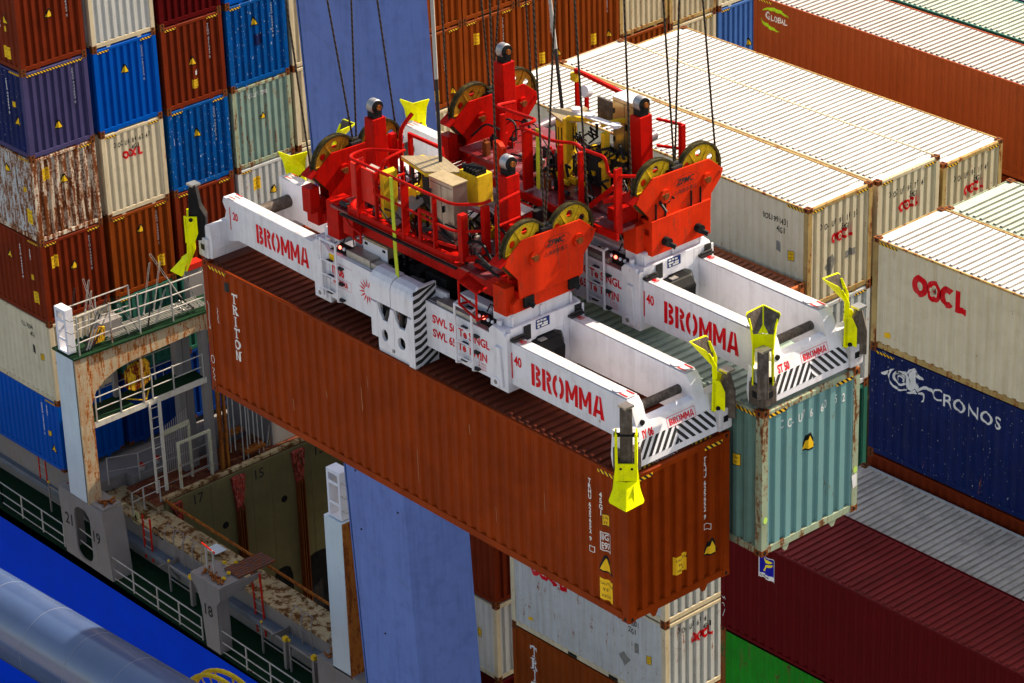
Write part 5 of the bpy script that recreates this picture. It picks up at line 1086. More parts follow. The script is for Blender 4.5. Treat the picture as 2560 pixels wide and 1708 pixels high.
    # telescopic beams
    for s in (1,-1):
        X=lambda d: -6.1+s*d; zo=0.0 if s>0 else 0.05
        for k,y in enumerate((0.40,1.77)):
            b=MB(); pl=[(X(2.60),0.39+zo),(X(5.55),0.39+zo),(X(5.95),0.30),(X(5.98),0.55),(X(5.80),1.08+zo),(X(5.70),1.20+zo),(X(2.60),1.22+zo)]
            if s<0: pl=[(X(2.60),0.39+zo),(X(5.35),0.44+zo),(X(5.9),0.30),(X(6.0),0.50),(X(5.98),0.75),(X(5.78),0.86),(X(5.72),1.02),(X(5.82),1.18),(X(5.78),1.30),(X(2.60),1.27)]
            b.prism(pl,'y',y,y+0.27); tb=b.build('telescopic_beam',WHITE,sp,fr_,bevel=0.008)
            b=MB(); z=1.223+zo; x0,x1=sorted((X(2.72),X(5.68)))
            b.add([(x0,y+0.015,z+0.004),(x1,y+0.015,z+0.004),(x1,y+0.255,z+0.004),(x0,y+0.255,z+0.004)],[(0,1,2,3)]) if s>0 else b.add([(x0,y+0.015,1.305),(x1,y+0.015,1.276),(x1,y+0.255,1.276),(x0,y+0.255,1.305)],[(0,1,2,3)])
            b.build('greasy_top',WHITED,tb,fr_,fix=False)
            b=MB(); xr=X(5.35); b.tube((xr,y+0.13,z+0.01),(xr,y+0.13,z+0.022),0.105,16); b.build('top_cap',WHITE,tb,fr_)
            b=MB(); xr=X(5.55); zr=z+(0.012 if s>0 else 0.06); b.add([(xr-0.10,y+0.04,zr),(xr+0.10,y+0.04,zr),(xr+0.10,y+0.07,zr),(xr-0.10,y+0.07,zr)],[(0,1,2,3)]); b.add([(xr-0.10,y+0.20,zr),(xr+0.10,y+0.20,zr),(xr+0.10,y+0.23,zr),(xr-0.10,y+0.23,zr)],[(0,1,2,3)]); b.build('red_marking',LETR,tb,fr_,fix=False)
            slab_text(tb,'lettering','40' if s>0 else '20',0.13,(X(2.9)-0.1,y+0.07,z+0.012 if s>0 else 1.303),(1,0,0),(0,1,0),LETR,0.8,0.02,0.004) if s>0 else None
            if k==0:
                yf=y-0.001
                if s>0:
                    slab_text(tb,'lettering','BROMMA',0.43,(-2.86,yf,0.58),(1,0,0),(0,0,1),LETR,0.62,0.02,0.004,0,1.88); slab_text(tb,'lettering','40',0.20,(-3.32,yf,0.80),(1,0,0),(0,0,1),LETR,0.75,0.03)
                    b=MB(); b.add([(-3.39,yf-0.004,0.52),(-3.36,yf-0.004,0.52),(-3.36,yf-0.004,1.02),(-3.39,yf-0.004,1.02)],[(0,1,2,3)]); b.build('red_marking',LETR,tb,fr_,fix=False)
                else:
                    slab_text(tb,'lettering','BROMMA',0.40,(-10.85,yf,0.66),(1,0,0),(0,0,1),LETR,0.54,0.02,0.004,0,1.64); slab_text(tb,'lettering','20',0.17,(-11.60,yf,0.90),(1,0,0),(0,0,1),LETR,0.75,0.03)
                    b=MB(); b.add([(-11.70,yf-0.004,0.66),(-11.675,yf-0.004,0.66),(-11.675,yf-0.004,1.14),(-11.70,yf-0.004,1.14)],[(0,1,2,3)]); b.build('red_marking',LETR,tb,fr_,fix=False)
        # end beam
        b=MB(); pr=[(X(6.10),0.10),(X(6.09),0.22),(X(5.90),0.78),(X(5.74),0.82),(X(5.70),0.30),(X(5.74),0.10)]
        b.prism(pr,'y',-0.0,2.44); eb_=b.build('end_beam',WHITE,sp,fr_,bevel=0.01)
        b=MB(); b.tube((X(5.52),0.67,0.86),(X(5.52),1.77,0.86),0.085 if s>0 else 0.13,16); b.build('cross_tube',STEELW,sp,fr_,smooth=True)
        b=MB(); b.tube((X(5.82),0.55,0.80),(X(5.92),0.55,0.80),0.05,10); b.build('rubber_stop',BLACK,eb_,fr_)
        if s>0:
            d=Vector((-0.19,0,0.56)).normalized(); o=Vector((-0.01,0,0.22)); 
            stripes(eb_,'hazard_stripe',o+Vector((0,0.32,0)),(0,1,0),d,1.86,0.32,LETB,12,0.85,True,fr_)
            slab_text(eb_,'lettering',code,0.155,o+d*0.33+Vector((0,0.50,0)),(0,1,0),d,LETR,0.62,0.045)
            slab_text(eb_,'lettering','BROMMA',0.125,o+d*0.345+Vector((0,1.13,0)),(0,1,0),d,LETR,0.62,0.05,0.004,0,0.57)
            b=MB(); O=o+d*0.31; nrm=Vector((0.56,0,0.19)).normalized()*0.004; 
            for (u0,v0,u1,v1) in ((1.08,0,1.74,0.008),(1.08,0.19,1.74,0.198),(1.08,0,1.088,0.198),(1.732,0,1.74,0.198)): b.add([O+nrm+Vector((0,u,0))+d*v for u,v in ((u0,v0),(u1,v0),(u1,v1),(u0,v1))],[(0,1,2,3)])
            b.build('red_marking',LETR,eb_,fr_,fix=False)
    for (cx,cy),u in zip(((0,0),(0,2.44),(-12.19,0),(-12.19,2.44)),ups): flipper(sp,cx,cy,u,fr_)
    # markings on the long side
    SH_[0]=Vector((-0.28,0.22,-0.14))
    yf=0.099
    slab_text(mf,'lettering','SWL 50 Te SINGLE',0.17,(-5.18,yf,1.04),(1,0,0),(0,0,1),LETR,0.62,0.03,0.004,0,1.68); slab_text(mf,'lettering','SWL 65 Te TWIN',0.17,(-5.18,yf,0.76),(1,0,0),(0,0,1),LETR,0.62,0.03,0.004,0,1.50)
    slab_text(mf,'lettering',code,0.22,(-8.1,yf,1.02),(1,0,0),(0,0,1),LETR,0.62,0.045); slab_text(mf,'lettering','BROMMA',0.12,(-8.08,yf,0.84),(1,0,0),(0,0,1),LETR,0.6,0.045)
    for i,tt in enumerate(('TARE','20\' 10850 KG','40\' 11350 KG','45\' 12360 KG')): slab_text(mf,'lettering',tt,0.035,(-3.92,yf,0.74-0.055*i),(1,0,0),(0,0,1),LETR,0.8,0.005)
    b=MB()
    for (u0,v0,u1,v1) in ((-8.2,0.80,-7.55,0.805),(-8.2,0.99,-7.55,0.995),(-8.2,0.80,-8.195,0.995),(-7.555,0.80,-7.55,0.995),(-8.22,1.28,-7.5,1.285)): b.add([(u0,yf-0.003,v0),(u1,yf-0.003,v0),(u1,yf-0.003,v1),(u0,yf-0.003,v1)],[(0,1,2,3)])
    for k in range(15):
        a=2*PI*k/15; c=(-7.05,1.0); p=lambda r_,t: (c[0]+r_*math.cos(t),yf-0.004,c[1]+r_*math.sin(t))
        b.add([p(0.10,a-0.12),p(0.16,a-0.10),p(0.27,a),p(0.16,a+0.10),p(0.10,a+0.12)],[(0,1,2,3,4)])
    b.build('red_marking',LETR,mf,fr_,fix=False)
    b=MB()
    for (u0,u1,v0,v1) in ((-8.45,-8.36,1.30,1.42),(-8.28,-8.02,1.30,1.42),(-8.6,-8.5,1.22,1.33)): b.add([(u0,yf-0.003,v0),(u1,yf-0.003,v0),(u1,yf-0.003,v1),(u0,yf-0.003,v1)],[(0,1,2,3)])
    b.build('reflector',DECY,mf,fr_,fix=False)
    # ladders / hoops at the side
    for x0 in (-8.30,-4.42):
        b=MB(); w=0.46
        for x in (x0,x0+w): b.path([(x,0.10,0.52),(x,0.00,0.56),(x,0.00,1.72),(x,0.10,1.74)],0.024,6)
        b.tube((x0,0.0,1.72),(x0+w,0.0,1.72),0.024,6); ho=b.build('side_ladder',WHITE,sp,fr_)
        b=MB()
        for z in (0.70,1.0,1.3): b.tube((x0,0,z),(x0+w,0,z),0.016,6)
        b.build('rungs',WHITE,ho,fr_)
        b=MB()
        for z in (0.62,0.95,1.27): b.box(x0+0.1,0.02,z,x0+0.24,0.10,z+0.03); b.box(x0+0.42,0.02,z-0.06,x0+0.56,0.10,z-0.03)
        b.build('bracket',DARK,ho,fr_)
    # lamp bars
    for x0 in (-8.15,-4.05):
        b=MB(); b.box(x0,0.22,1.50,x0+0.48,0.34,1.60); b.box(x0+0.02,0.24,1.38,x0+0.5,0.45,1.50); lbx=b.build('lamp_bar',BLACK,sp,fr_,bevel=0.01)
        for i in range(4):
            b=MB(); b.ball((x0+0.06+0.12*i,0.215,1.56),0.036,10); b.build('indicator_lamp',LRED if i==1 else LWHT,lbx,fr_,smooth=True)
        b=MB(); b.path([(x0+0.1,0.36,1.6),(x0+0.15,0.4,1.75),(x0+0.35,0.4,1.75),(x0+0.42,0.36,1.6)],0.012,6); b.build('cable',BLACK,lbx,fr_)
    # twin-lift housing with hazard stripes
    b=MB(); top=[(-0.20,0.12),(0.35,0.12),(0.35,1.70),(0.12,1.72),(-0.08,1.62),(-0.20,1.45)]
    b.prism([(y,z) for y,z in ((-0.20,1.14),(0.16,1.14),(0.16,1.72),(0.02,1.72),(-0.10,1.68),(-0.17,1.60),(-0.20,1.50))],'x',-6.60,-6.02); b.prism([(y,z) for y,z in ((-0.20,1.14),(0.16,1.14),(0.16,1.70),(0.02,1.70),(-0.10,1.66),(-0.17,1.58),(-0.20,1.48))],'x',-6.00,-5.42)
    for (x0,x1,zb) in ((-6.60,-6.42,0.40),(-6.04,-5.95,0.30),(-5.54,-5.42,0.05)): b.box(x0,-0.20,zb,x1,0.10,1.10)
    for x0,x1 in ((-6.42,-6.04),(-5.95,-5.54)):
        b.prism([(x0,0.26),(x1,0.22),(x1,0.56),(x1-0.10,0.62),(x1-0.12,0.74),(x0+0.12,0.74),(x0,0.95)],'y',-0.18,-0.13) if False else None
        hm=holed([(x0,0.20),(x1,0.20),(x1,0.80),(x0,0.80)],rounded(x0+0.10,0.38,x1-0.10,0.62,0.10)[::-1],-0.19,0.06); b.add(hm.v,hm.f)
        b.prism([(x0,0.80),(x0+0.16,0.80),(x0+0.05,0.95),(x0,1.12)],'y',-0.19,-0.13); b.prism([(x1,0.80),(x1-0.10,0.80),(x1-0.03,0.98),(x1,1.12)],'y',-0.19,-0.13)
    b.box(-6.45,-0.16,0.10,-5.54,0.08,0.20)
    tw=b.build('twin_lift_housing',WHITE,sp,fr_,bevel=0.012)
    b=MB(); b.box(-6.43,-0.06,0.22,-5.54,0.08,1.1); b.build('recess',BLACK,tw,fr_)
    b=MB(); b.tube((-6.2,-0.12,0.82),(-6.1,-0.12,1.05),0.07,10); b.tube((-5.80,-0.12,0.82),(-5.80,-0.12,1.08),0.05,10); b.tube((-5.68,-0.12,0.9),(-5.64,-0.12,1.05),0.03,8); b.ball((-6.2,-0.1,0.5),0.05,8); b.ball((-5.74,-0.1,0.48),0.05,8); b.build('lock_cylinder',DARK,tw,fr_,smooth=True)
    b=MB(); b.prism([(-0.20,0.02),(0.36,0.10),(0.36,1.72),(-0.05,1.72),(-0.20,1.50)],'x',-5.42,-5.36); sb_=b.build('striped_panel',WHITE,tw,fr_)
    b=MB()
    for i in range(11):
        z=0.03+i*0.155
        q=[(-0.19,z),(-0.05,z+0.02),(0.34,z+0.22),(0.34,z+0.30),(-0.05,z+0.10),(-0.19,z+0.08)]
        q=[(y,min(zz,1.70)) for y,zz in q]; b.add([(-5.356,y,zz) for y,zz in q],[(0,1,2,3,4,5)])
    b.build('hazard_stripe',LETB,sb_,fr_,fix=False)
    # checker plate steps and boxes on the top of the frame
    b=MB(); b.box(-7.55,0.45,1.60,-6.85,1.25,1.84); ck=b.build('checker_step',CHECKY,sp,fr_,bevel=0.01)
    b=MB(); b.box(-7.56,0.44,1.46,-6.84,0.448,1.80); b.build('side_plate',WHITE,ck,fr_); b=MB(); b.box(-7.5,0.43,1.72,-7.42,0.437,1.77); b.box(-6.98,0.43,1.72,-6.9,0.437,1.77); b.build('hand_hole',BLACK,ck,fr_)
    b=MB(); b.box(-7.75,0.18,1.38,-7.05,0.45,1.60); b.box(-7.05,0.20,1.38,-6.65,0.42,1.56); b.box(-5.1,0.14,1.39,-4.0,0.34,1.50); b.box(-6.2,0.42,1.30,-5.2,0.55,1.50); b.build('checker_box',CHECK,sp,fr_,bevel=0.01)
    b=MB()
    for X0,X1,Y0,Y1,Z in ((-7.55,-6.85,0.45,1.25,1.842),):
        for i in range(9):
            for j in range(9):
                x=X0+0.05+i*0.075; y=Y0+0.05+j*0.088; b.add([(x-0.012,y,Z),(x,y-0.03,Z),(x+0.012,y,Z),(x,y+0.03,Z)],[(0,1,2,3)])
    b.build('tread_pattern',CHECK,ck,fr_,fix=False)
    b=MB(); b.box(-7.95,0.55,1.40,-7.65,0.95,1.62); b.box(-5.55,0.35,1.42,-5.05,0.42,1.56); b.build('white_box',WHITE,sp,fr_,bevel=0.01)
    b=MB(); b.box(-4.75,0.55,1.40,-3.95,0.60,1.62); b.box(-4.78,0.42,1.60,-3.9,0.62,1.66); b.box(-4.78,0.42,1.38,-4.72,0.62,1.6); b.box(-3.95,0.36,1.36,-3.88,0.62,1.6); b.build('trough',WHITE,sp,fr_,bevel=0.008)
    b=MB(); b.box(-5.9,0.55,1.45,-5.3,0.95,1.68); b.box(-6.3,0.5,1.4,-6.0,0.9,1.62); b.tube((-5.75,0.45,1.5),(-5.75,0.6,1.5),0.08,12); b.build('valve_box',BLACK,sp,fr_,bevel=0.02)
    SH_[0]=Vector((0,0,0))
    return sp
SPA=spreader(FA,'nearer white spreader marked IY 06 clamped on the brown container','IY 06',(False,True,False,True),'a')
SPB=spreader(FB,'farther white spreader marked ST 50 clamped on the aqua container, its guide flippers raised','ST 50',(True,True,True,True),'b')
# ------------------------------------------------------------------ headblocks
SO=[(0.36,2.83),(0.71,3.09),(2.09,3.05),(2.45,2.75),(2.38,2.59),(2.15,2.35),(2.12,1.98),(0.63,1.98),(0.61,2.36),(0.30,2.72)]
def sheave(parent,x,y,z,r,mt,fr_):
    N=64; b=MB(); n=40
    def ringp(rr,xx): return [(xx,y+rr*math.cos(2*PI*i/n),z+rr*math.sin(2*PI*i/n)) for i in range(n)]
    w=0.055
    prof=[(r,-w),(r,-w*0.7),(r*0.93,-0.01),(r*0.93,0.01),(r,w*0.7),(r,w),(r*0.92,w*1.0),(r*0.90,w*0.5),(r*0.90,-w*0.5),(r*0.92,-w)]
    vs=[]; 
    for rr,dx in prof: vs+=ringp(rr,x+dx)
    k=len(prof); b.add(vs,[(j*n+i,j*n+(i+1)%n,((j+1)%k)*n+(i+1)%n,((j+1)%k)*n+i) for j in range(k) for i in range(n)])
    o=b.build('sheave',mat('sheave_rim_grease',(0.05,0.042,0.02),0.4,0.2,0,0.4,0,(0.30,0.22,0.04),sc=4),parent,fr_,smooth=True)
    # web: six sectors, each with a round hole
    b=MB(); hr=r*0.13
    for s in range(6):
        a0=2*PI*s/6; a1=a0+2*PI/6; am=(a0+a1)/2; hc=(r*0.62*math.cos(am),r*0.62*math.sin(am)); M=24
        out=[]
        for i in range(M):
            t=i/M*4; u=t-int(t); q=int(t)
            if q==0: a=a0+(a1-a0)*u; rad=r*0.9; out.append((rad*math.cos(a),rad*math.sin(a)))
            elif q==1: rad=r*0.9+(r*0.2-r*0.9)*u; out.append((rad*math.cos(a1),rad*math.sin(a1)))
            elif q==2: a=a1+(a0-a1)*u; rad=r*0.2; out.append((rad*math.cos(a),rad*math.sin(a)))
            else: rad=r*0.2+(r*0.9-r*0.2)*u; out.append((rad*math.cos(a0),rad*math.sin(a0)))
        inn=[]
        for p in out:
            t=math.atan2(p[1]-hc[1],p[0]-hc[0]); inn.append((hc[0]+hr*math.cos(t),hc[1]+hr*math.sin(t)))
        for xx in (x+0.012,x-0.012):
            b.add([(xx,y+p[0],z+p[1]) for p in out]+[(xx,y+p[0],z+p[1]) for p in inn],[(i,(i+1)%M,(i+1)%M+M,i+M) for i in range(M)])
    b.build('sheave_web',mt,o,fr_,fix=False)
    b=MB()
    for s in range(6):
        a=2*PI*s/6; b.bar((x+0.02,y+r*0.2*math.cos(a),z+r*0.2*math.sin(a)),(x+0.02,y+r*0.9*math.cos(a),z+r*0.9*math.sin(a)),0.022,0.03,(1,0,0))
    b.tube((x-0.09,y,z),(x+0.09,y,z),r*0.22,18); b.build('sheave_ribs',mt,o,fr_)
    return o
def headblock(fr_,label,xn,xf,which):
    hb=thing('headblock',label,'headblock',(-6.1,1.25,1.75),fr_,'red headblocks above the spreaders')
    b=MB()
    for y in (0.62,1.62): b.box(xf+0.1,y,1.78,xn-0.2,y+0.24,2.28)
    b.box(-7.4,0.86,1.9,-6.9,1.62,2.25); b.box(-5.1,0.86,1.9,-4.6,1.62,2.25)
    fm=b.build('beam_frame',RED,hb,fr_,bevel=0.01)
    b=MB(); b.box(-8.3,0.30,2.28,-3.9,2.1,2.32); b.build('deck_plate',mat('oily_red_deck',(0.16,0.012,0.016),0.35,0,0.1,0.7,0.0,(0.30,0.24,0.27),spec=0.5),hb,fr_)
    # sheave brackets
    for s,xp in ((1,xn),(-1,xf)):
        orange=(s>0)
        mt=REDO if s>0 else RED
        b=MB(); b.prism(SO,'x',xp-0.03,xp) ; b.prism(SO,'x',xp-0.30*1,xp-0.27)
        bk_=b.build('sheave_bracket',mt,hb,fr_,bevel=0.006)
        b=MB(); b.box(xp-0.28,0.40,2.64,xp-0.02,0.62,2.72); b.box(xp-0.27,0.63,1.98,xp-0.03,2.12,2.1)
        b.plate([(xp-0.3,0.36,2.83),(xp,0.36,2.83),(xp,0.20,2.74),(xp-0.3,0.20,2.74)],(0,0.2,-1),0.03)
        b.build('guard',RED,bk_,fr_)
        lo,hi=(xp-0.48,xp+0.0)
        b=MB()
        if which=='B' and s>0: b.box(lo,0.63,1.60,hi+0.04,2.09,2.28)
        else: b.prism([(0.63,1.98),(2.12,1.98),(1.92,1.72),(0.50,1.72),(0.50,1.9)],'x',lo,hi-0.035)
        b.box(lo,0.42,1.66,lo+0.34,0.63,2.2)
        b.build('lower_box',mt,hb,fr_,bevel=0.008)
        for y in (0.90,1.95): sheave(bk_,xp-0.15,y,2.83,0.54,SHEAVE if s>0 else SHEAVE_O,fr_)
        b=MB()
        for y in (0.98,2.02): b.tube((xp,y,2.68),(xp+0.05,y,2.68),0.125,20)
        b.tube((xp,2.36,2.72),(xp+0.02,2.36,2.72),0.03,8); b.build('sheave_boss',mt,bk_,fr_,smooth=True)
        b=MB()
        for y in (0.98,2.02): b.tube((xp+0.05,y,2.68),(xp+0.075,y,2.68),0.06,14); b.box(xp+0.05,y-0.1,2.70,xp+0.065,y+0.06,2.73)
        b.build('axle_pin',RUST,bk_,fr_,smooth=True)
        if s>0:
            slab_text(bk_,'lettering','ZPMC',0.115,(xp+0.002,1.28,2.77),(0,1,0),(0,0,1),LETB,1.0,0.03,0.004,0.25)
            vs_,fs_,w_=glyphs('上海振华重工',0.085,1.0,0.0,1.5)
            slab_text(bk_,'lettering','上海振华重工',0.085,(xp+0.002,1.22,2.60),(0,1,0),(0,0,1),LETB,min(1.3,0.68/max(w_,0.1)),0.0,0.004)
            b=MB(); e=ellipse(1.53,2.83,0.30,0.11,24,0,2*PI,0.006); b.add([(xp+0.004,u,v) for u,v in e[0]],e[1]); b.build('logo_outline',LETB,bk_,fr_,fix=False)
            b=MB()
            if which=='B':
                for y in (0.95,1.75): b.tube((xp+0.04,y,1.82),(xp+0.16,y,1.82),0.085,14); b.tube((xp+0.1,y+0.02,1.78),(xp+0.22,y+0.1,1.72),0.05,10)
                for y in (0.75,0.98,1.62,1.85): b.box(xp,y,2.28,xp+0.03,y+0.02,2.58)
            else:
                for y in (0.72,1.78): b.box(xp-0.03,y,1.78,xp+0.03,y+0.22,1.98); b.tube((xp,y+0.1,1.86),(xp+0.1,y+0.16,1.80),0.05,10)
            b.build('lock_indicator',BLACK,hb,fr_)
        else:
            b=MB(); b.box(xp-0.3,0.2,2.0,xp-0.05,0.42,2.5); b.build('bracket_web',RED,bk_,fr_)
        for y in (1.35,):
            b=MB(); b.box(xp-0.26,y-0.12,3.02,xp-0.04,y+0.12,3.12); b.tube((xp-0.15,y-0.12,3.16),(xp-0.15,y+0.1,3.14),0.04,8); b.build('rope_keeper',DARK,bk_,fr_)
    # posts with rollers
    for x,zt in ((-4.30,4.03),(-8.02,4.0)):
        b=MB(); b.prism([(x-0.19,2.3),(x+0.19,2.3),(x+0.15,3.0),(x+0.13,zt-0.12),(x-0.13,zt-0.12),(x-0.15,3.0)],'y',1.08,1.38); b.box(x-0.17,1.0,1.9,x+0.17,1.5,2.3)
        ps=b.build('guide_post',RED,hb,fr_,bevel=0.01)
        b=MB(); b.prism([(x-0.10,zt-0.14),(x+0.10,zt-0.14),(x+0.10,zt+0.02),(x-0.10,zt+0.02)],'y',1.14,1.32); b.build('worn_tip',BLACK,ps,fr_)
        b=MB(); b.tube((x-0.09,1.23,zt+0.1),(x+0.08,1.23,zt+0.1),0.135,24); ro=b.build('roller',mat('worn_roller',(0.38,0.37,0.38),0.35,0.6,0.1,0.8,0.0,(0.04,0.04,0.04),sc=4),ps,fr_,smooth=True,bevel=0.02)
        b=MB(); b.tube((x+0.08,1.23,zt+0.1),(x+0.11,1.23,zt+0.1),0.12,24); b.build('roller_cap',BLACK,ro,fr_); b=MB(); b.tube((x+0.12,1.23,zt+0.1),(x+0.16,1.23,zt+0.1),0.05,12); b.build('roller_axle',ORUST,ro,fr_)
    return hb
def curved(pts,r=0.18,n=4):
    out=[Vector(pts[0])]
    for a,b,c in zip(pts,pts[1:],pts[2:]):
        a,b,c=map(Vector,(a,b,c)); d1=(a-b); d2=(c-b); k=min(r,d1.length*0.45,d2.length*0.45); p=b+d1.normalized()*k; q=b+d2.normalized()*k
        for i in range(n+1): t=i/n; out.append(p*(1-t)**2+b*2*t*(1-t)+q*t*t)
    out.append(Vector(pts[-1])); return out
def prail(parent,fr_,pts,r=0.03,name='railing'): 
    b=MB(); b.path(curved(pts),r,8); return b.build(name,RED,parent,fr_,smooth=True)
def pbar(parent,fr_,p,q,w=0.09,h=0.05,name='rail_post',mt=None,up=(1,0,0)):
    b=MB(); b.bar(p,q,w,h,up); return b.build(name,mt or RED,parent,fr_,bevel=0.006)
HA=headblock(FA,'nearer red headblock, carrying a railed platform with steel cabinet, above the brown container',-3.38,-8.72,'A')
HB=headblock(FB,'farther red headblock with tall cabinet and yellow pump frame, above the aqua container',-3.45,-8.45,'B')
# platform on the nearer headblock
y0=0.28
b=MB(); b.path(curved([(-8.0,1.0,2.44),(-7.75,y0,2.44),(-4.75,y0,2.44),(-4.35,0.62,2.44)],0.3),0.06,8); tb1=b.build('toe_tube',RED,HA,FA,smooth=True)
b=MB(); b.plate([(-7.75,y0,2.32),(-4.75,y0,2.32),(-4.75,y0,2.48),(-7.75,y0,2.48)],(0,1,0),0.02); b.box(-7.75,0.28,2.30,-4.6,0.7,2.34); b.build('toe_board',RED,HA,FA)
b=MB(); b.bar((-7.9,0.22,2.30),(-4.6,0.22,2.30),0.05,0.04); b.build('cable_tray',BLACK,HA,FA)
prail(HA,FA,[(-7.05,1.05,3.55),(-7.68,0.72,3.5),(-7.68,y0,3.48),(-4.72,y0,3.48),(-4.35,0.62,3.50),(-4.35,0.85,3.50)])
prail(HA,FA,[(-7.0,1.05,3.12),(-7.0,0.4,3.1),(-6.9,y0,3.0),(-4.72,y0,2.96),(-4.35,0.62,2.98),(-4.35,0.85,2.98)],0.026)
prail(HA,FA,[(-6.95,1.05,3.6),(-6.95,0.95,3.6),(-6.95,0.5,3.55),(-6.95,0.45,2.6)],0.028)
prail(HA,FA,[(-4.1,0.75,2.5),(-4.1,0.75,3.55),(-4.1,1.3,3.6)],0.03); prail(HA,FA,[(-4.1,0.75,3.1),(-4.1,1.3,3.12)],0.026); prail(HA,FA,[(-4.1,0.75,2.7),(-4.1,1.3,2.72)],0.026)
for x,w in ((-7.35,0.16),(-6.05,0.16),(-5.22,0.09)): pbar(HA,FA,(x,y0,2.4),(x,y0,3.46),w,0.04)
pbar(HA,FA,(-4.6,0.4,2.4),(-4.6,0.4,3.3),0.15,0.12); pbar(HA,FA,(-4.33,0.7,2.3),(-4.33,0.7,3.45),0.14,0.10)
pbar(HA,FA,(-6.9,y0+0.02,2.4),(-6.9,y0+0.02,3.4),0.07,0.04)
b=MB(); b.box(-7.62,y0+0.03,2.72,-7.0,y0+0.06,3.38); b.box(-7.66,y0+0.05,2.72,-7.62,0.62,3.38); pn=b.build('shield_panel',mat('scuffed_red_panel',(0.60,0.03,0.02),0.45,0,0.04,0.6,0.0,(0.42,0.10,0.08),sc=2),HA,FA)
b=MB(); b.plate([(-7.25,y0+0.05,3.34),(-7.0,y0+0.05,3.34),(-7.0,0.5,3.40),(-7.25,0.5,3.40)],(0,0,1),0.01); b.build('white_lid',CREAMW,pn,FA)
b=MB(); b.path([(-5.62,y0-0.02,2.5),(-5.62,y0-0.02,3.1),(-5.16,y0-0.02,3.1)],0.035,6); b.path([(-5.62,y0,2.62),(-5.1,y0,2.62),(-4.75,0.35,2.62)],0.03,6); b.build('inner_rail',RED,HA,FA)
b=MB(); b.prism([(-6.93,2.45),(-6.85,2.45),(-6.82,3.35),(-6.93,3.38)],'y',0.42,0.75); b.build('yellow_panel',YBOX,HA,FA,bevel=0.01)
# strap
b=MB(); b.bar((-6.34,0.24,2.05),(-6.36,0.235,3.50),0.09,0.015,(0,1,0)); st=b.build('webbing_strap',STRAP,HA,FA)
b=MB(); b.bar((-6.30,0.23,1.55),(-6.34,0.235,2.08),0.09,0.015,(0,1,0)); b.build('strap_tail',STRAP,st,FA)
# steel cabinet, pump unit
b=MB(); b.box(-5.76,0.62,2.42,-5.10,0.95,3.60); cb=b.build('steel_cabinet',STAIN,HA,FA,bevel=0.008); b=MB(); b.box(-5.77,0.61,3.595,-5.09,0.96,3.615); b.build('cabinet_lid',CHECKY,cb,FA)
b=MB(); b.path([(-5.1,0.75,2.95),(-5.0,0.72,2.85),(-5.0,0.62,2.8),(-5.3,0.58,2.82)],0.015,6); b.build('cable',BLACK,cb,FA)
b=MB(); b.plate([(-6.95,0.95,3.52),(-6.10,0.80,3.52),(-5.52,1.22,3.56),(-6.35,1.42,3.56)],(0,0,-1),0.03); hu=b.build('pump_cover',CHECKY,HA,FA)
b=MB(); b.plate([(-6.94,0.945,3.49),(-6.10,0.795,3.49),(-6.10,0.795,3.44),(-6.94,0.945,3.44)],(0,1,0),0.01); b.plate([(-6.10,0.795,3.49),(-5.52,1.22,3.53),(-5.52,1.22,3.38),(-6.10,0.795,3.42)],(-1,1,0),0.01); b.box(-5.55,1.15,3.05,-5.05,1.5,3.62); b.box(-6.9,1.0,2.34,-6.6,1.5,2.9); b.box(-6.5,1.0,2.34,-5.9,1.15,2.5); b.box(-6.75,1.2,2.9,-6.6,1.3,3.5); b.build('pump_frame',YBOX,HA,FA,bevel=0.008)
b=MB(); b.tube((-6.35,1.1,2.7),(-6.35,1.1,3.3),0.13,16); b.tube((-6.35,1.1,3.3),(-6.35,1.1,3.42),0.09,12); b.tube((-6.7,1.0,3.0),(-6.7,1.0,3.5),0.03,8); b.tube((-6.1,0.95,2.9),(-6.1,0.95,3.45),0.04,8); b.box(-6.6,1.2,2.4,-5.9,1.6,2.9); b.build('pump_motor',DARK,HA,FA,smooth=True)
b=MB()
for i in range(5): b.box(-5.45+i*0.08,1.16,3.62,-5.41+i*0.08,1.4,3.72); 
b.tube((-5.5,1.2,3.7),(-5.1,1.35,3.72),0.05,8); b.build('valve_bank',BLACK,HA,FA)
b=MB(); rr_=random.Random(5)
for i in range(22):
    x=rr_.uniform(-7.3,-4.7); y=rr_.uniform(0.6,1.5); z=rr_.uniform(2.34,2.9); b.path([(x,y,z),(x+rr_.uniform(-.2,.2),y+rr_.uniform(-.2,.2),z+rr_.uniform(0.1,.35)),(x+rr_.uniform(-.3,.3),y+rr_.uniform(-.2,.2),z+rr_.uniform(0,.2))],rr_.choice((0.012,0.02,0.03)),5)
b.build('hoses',BLACK,HA,FA)
b=MB()
for i in range(16):
    x=rr_.uniform(-7.6,-4.6); y=rr_.uniform(0.5,1.5); z=2.34; s_=rr_.uniform(0.06,0.2); b.box(x,y,z,x+s_*1.6,y+s_,z+s_*rr_.uniform(0.5,1.5))
b.build('fittings',CHECK,HA,FA)
b=MB(); b.plate([(-7.0,0.55,2.36),(-6.6,0.5,2.36),(-6.35,1.0,2.80),(-6.75,1.05,2.80)],(0,0,1),0.02); b.build('sloped_cover',SHIPG,HA,FA)
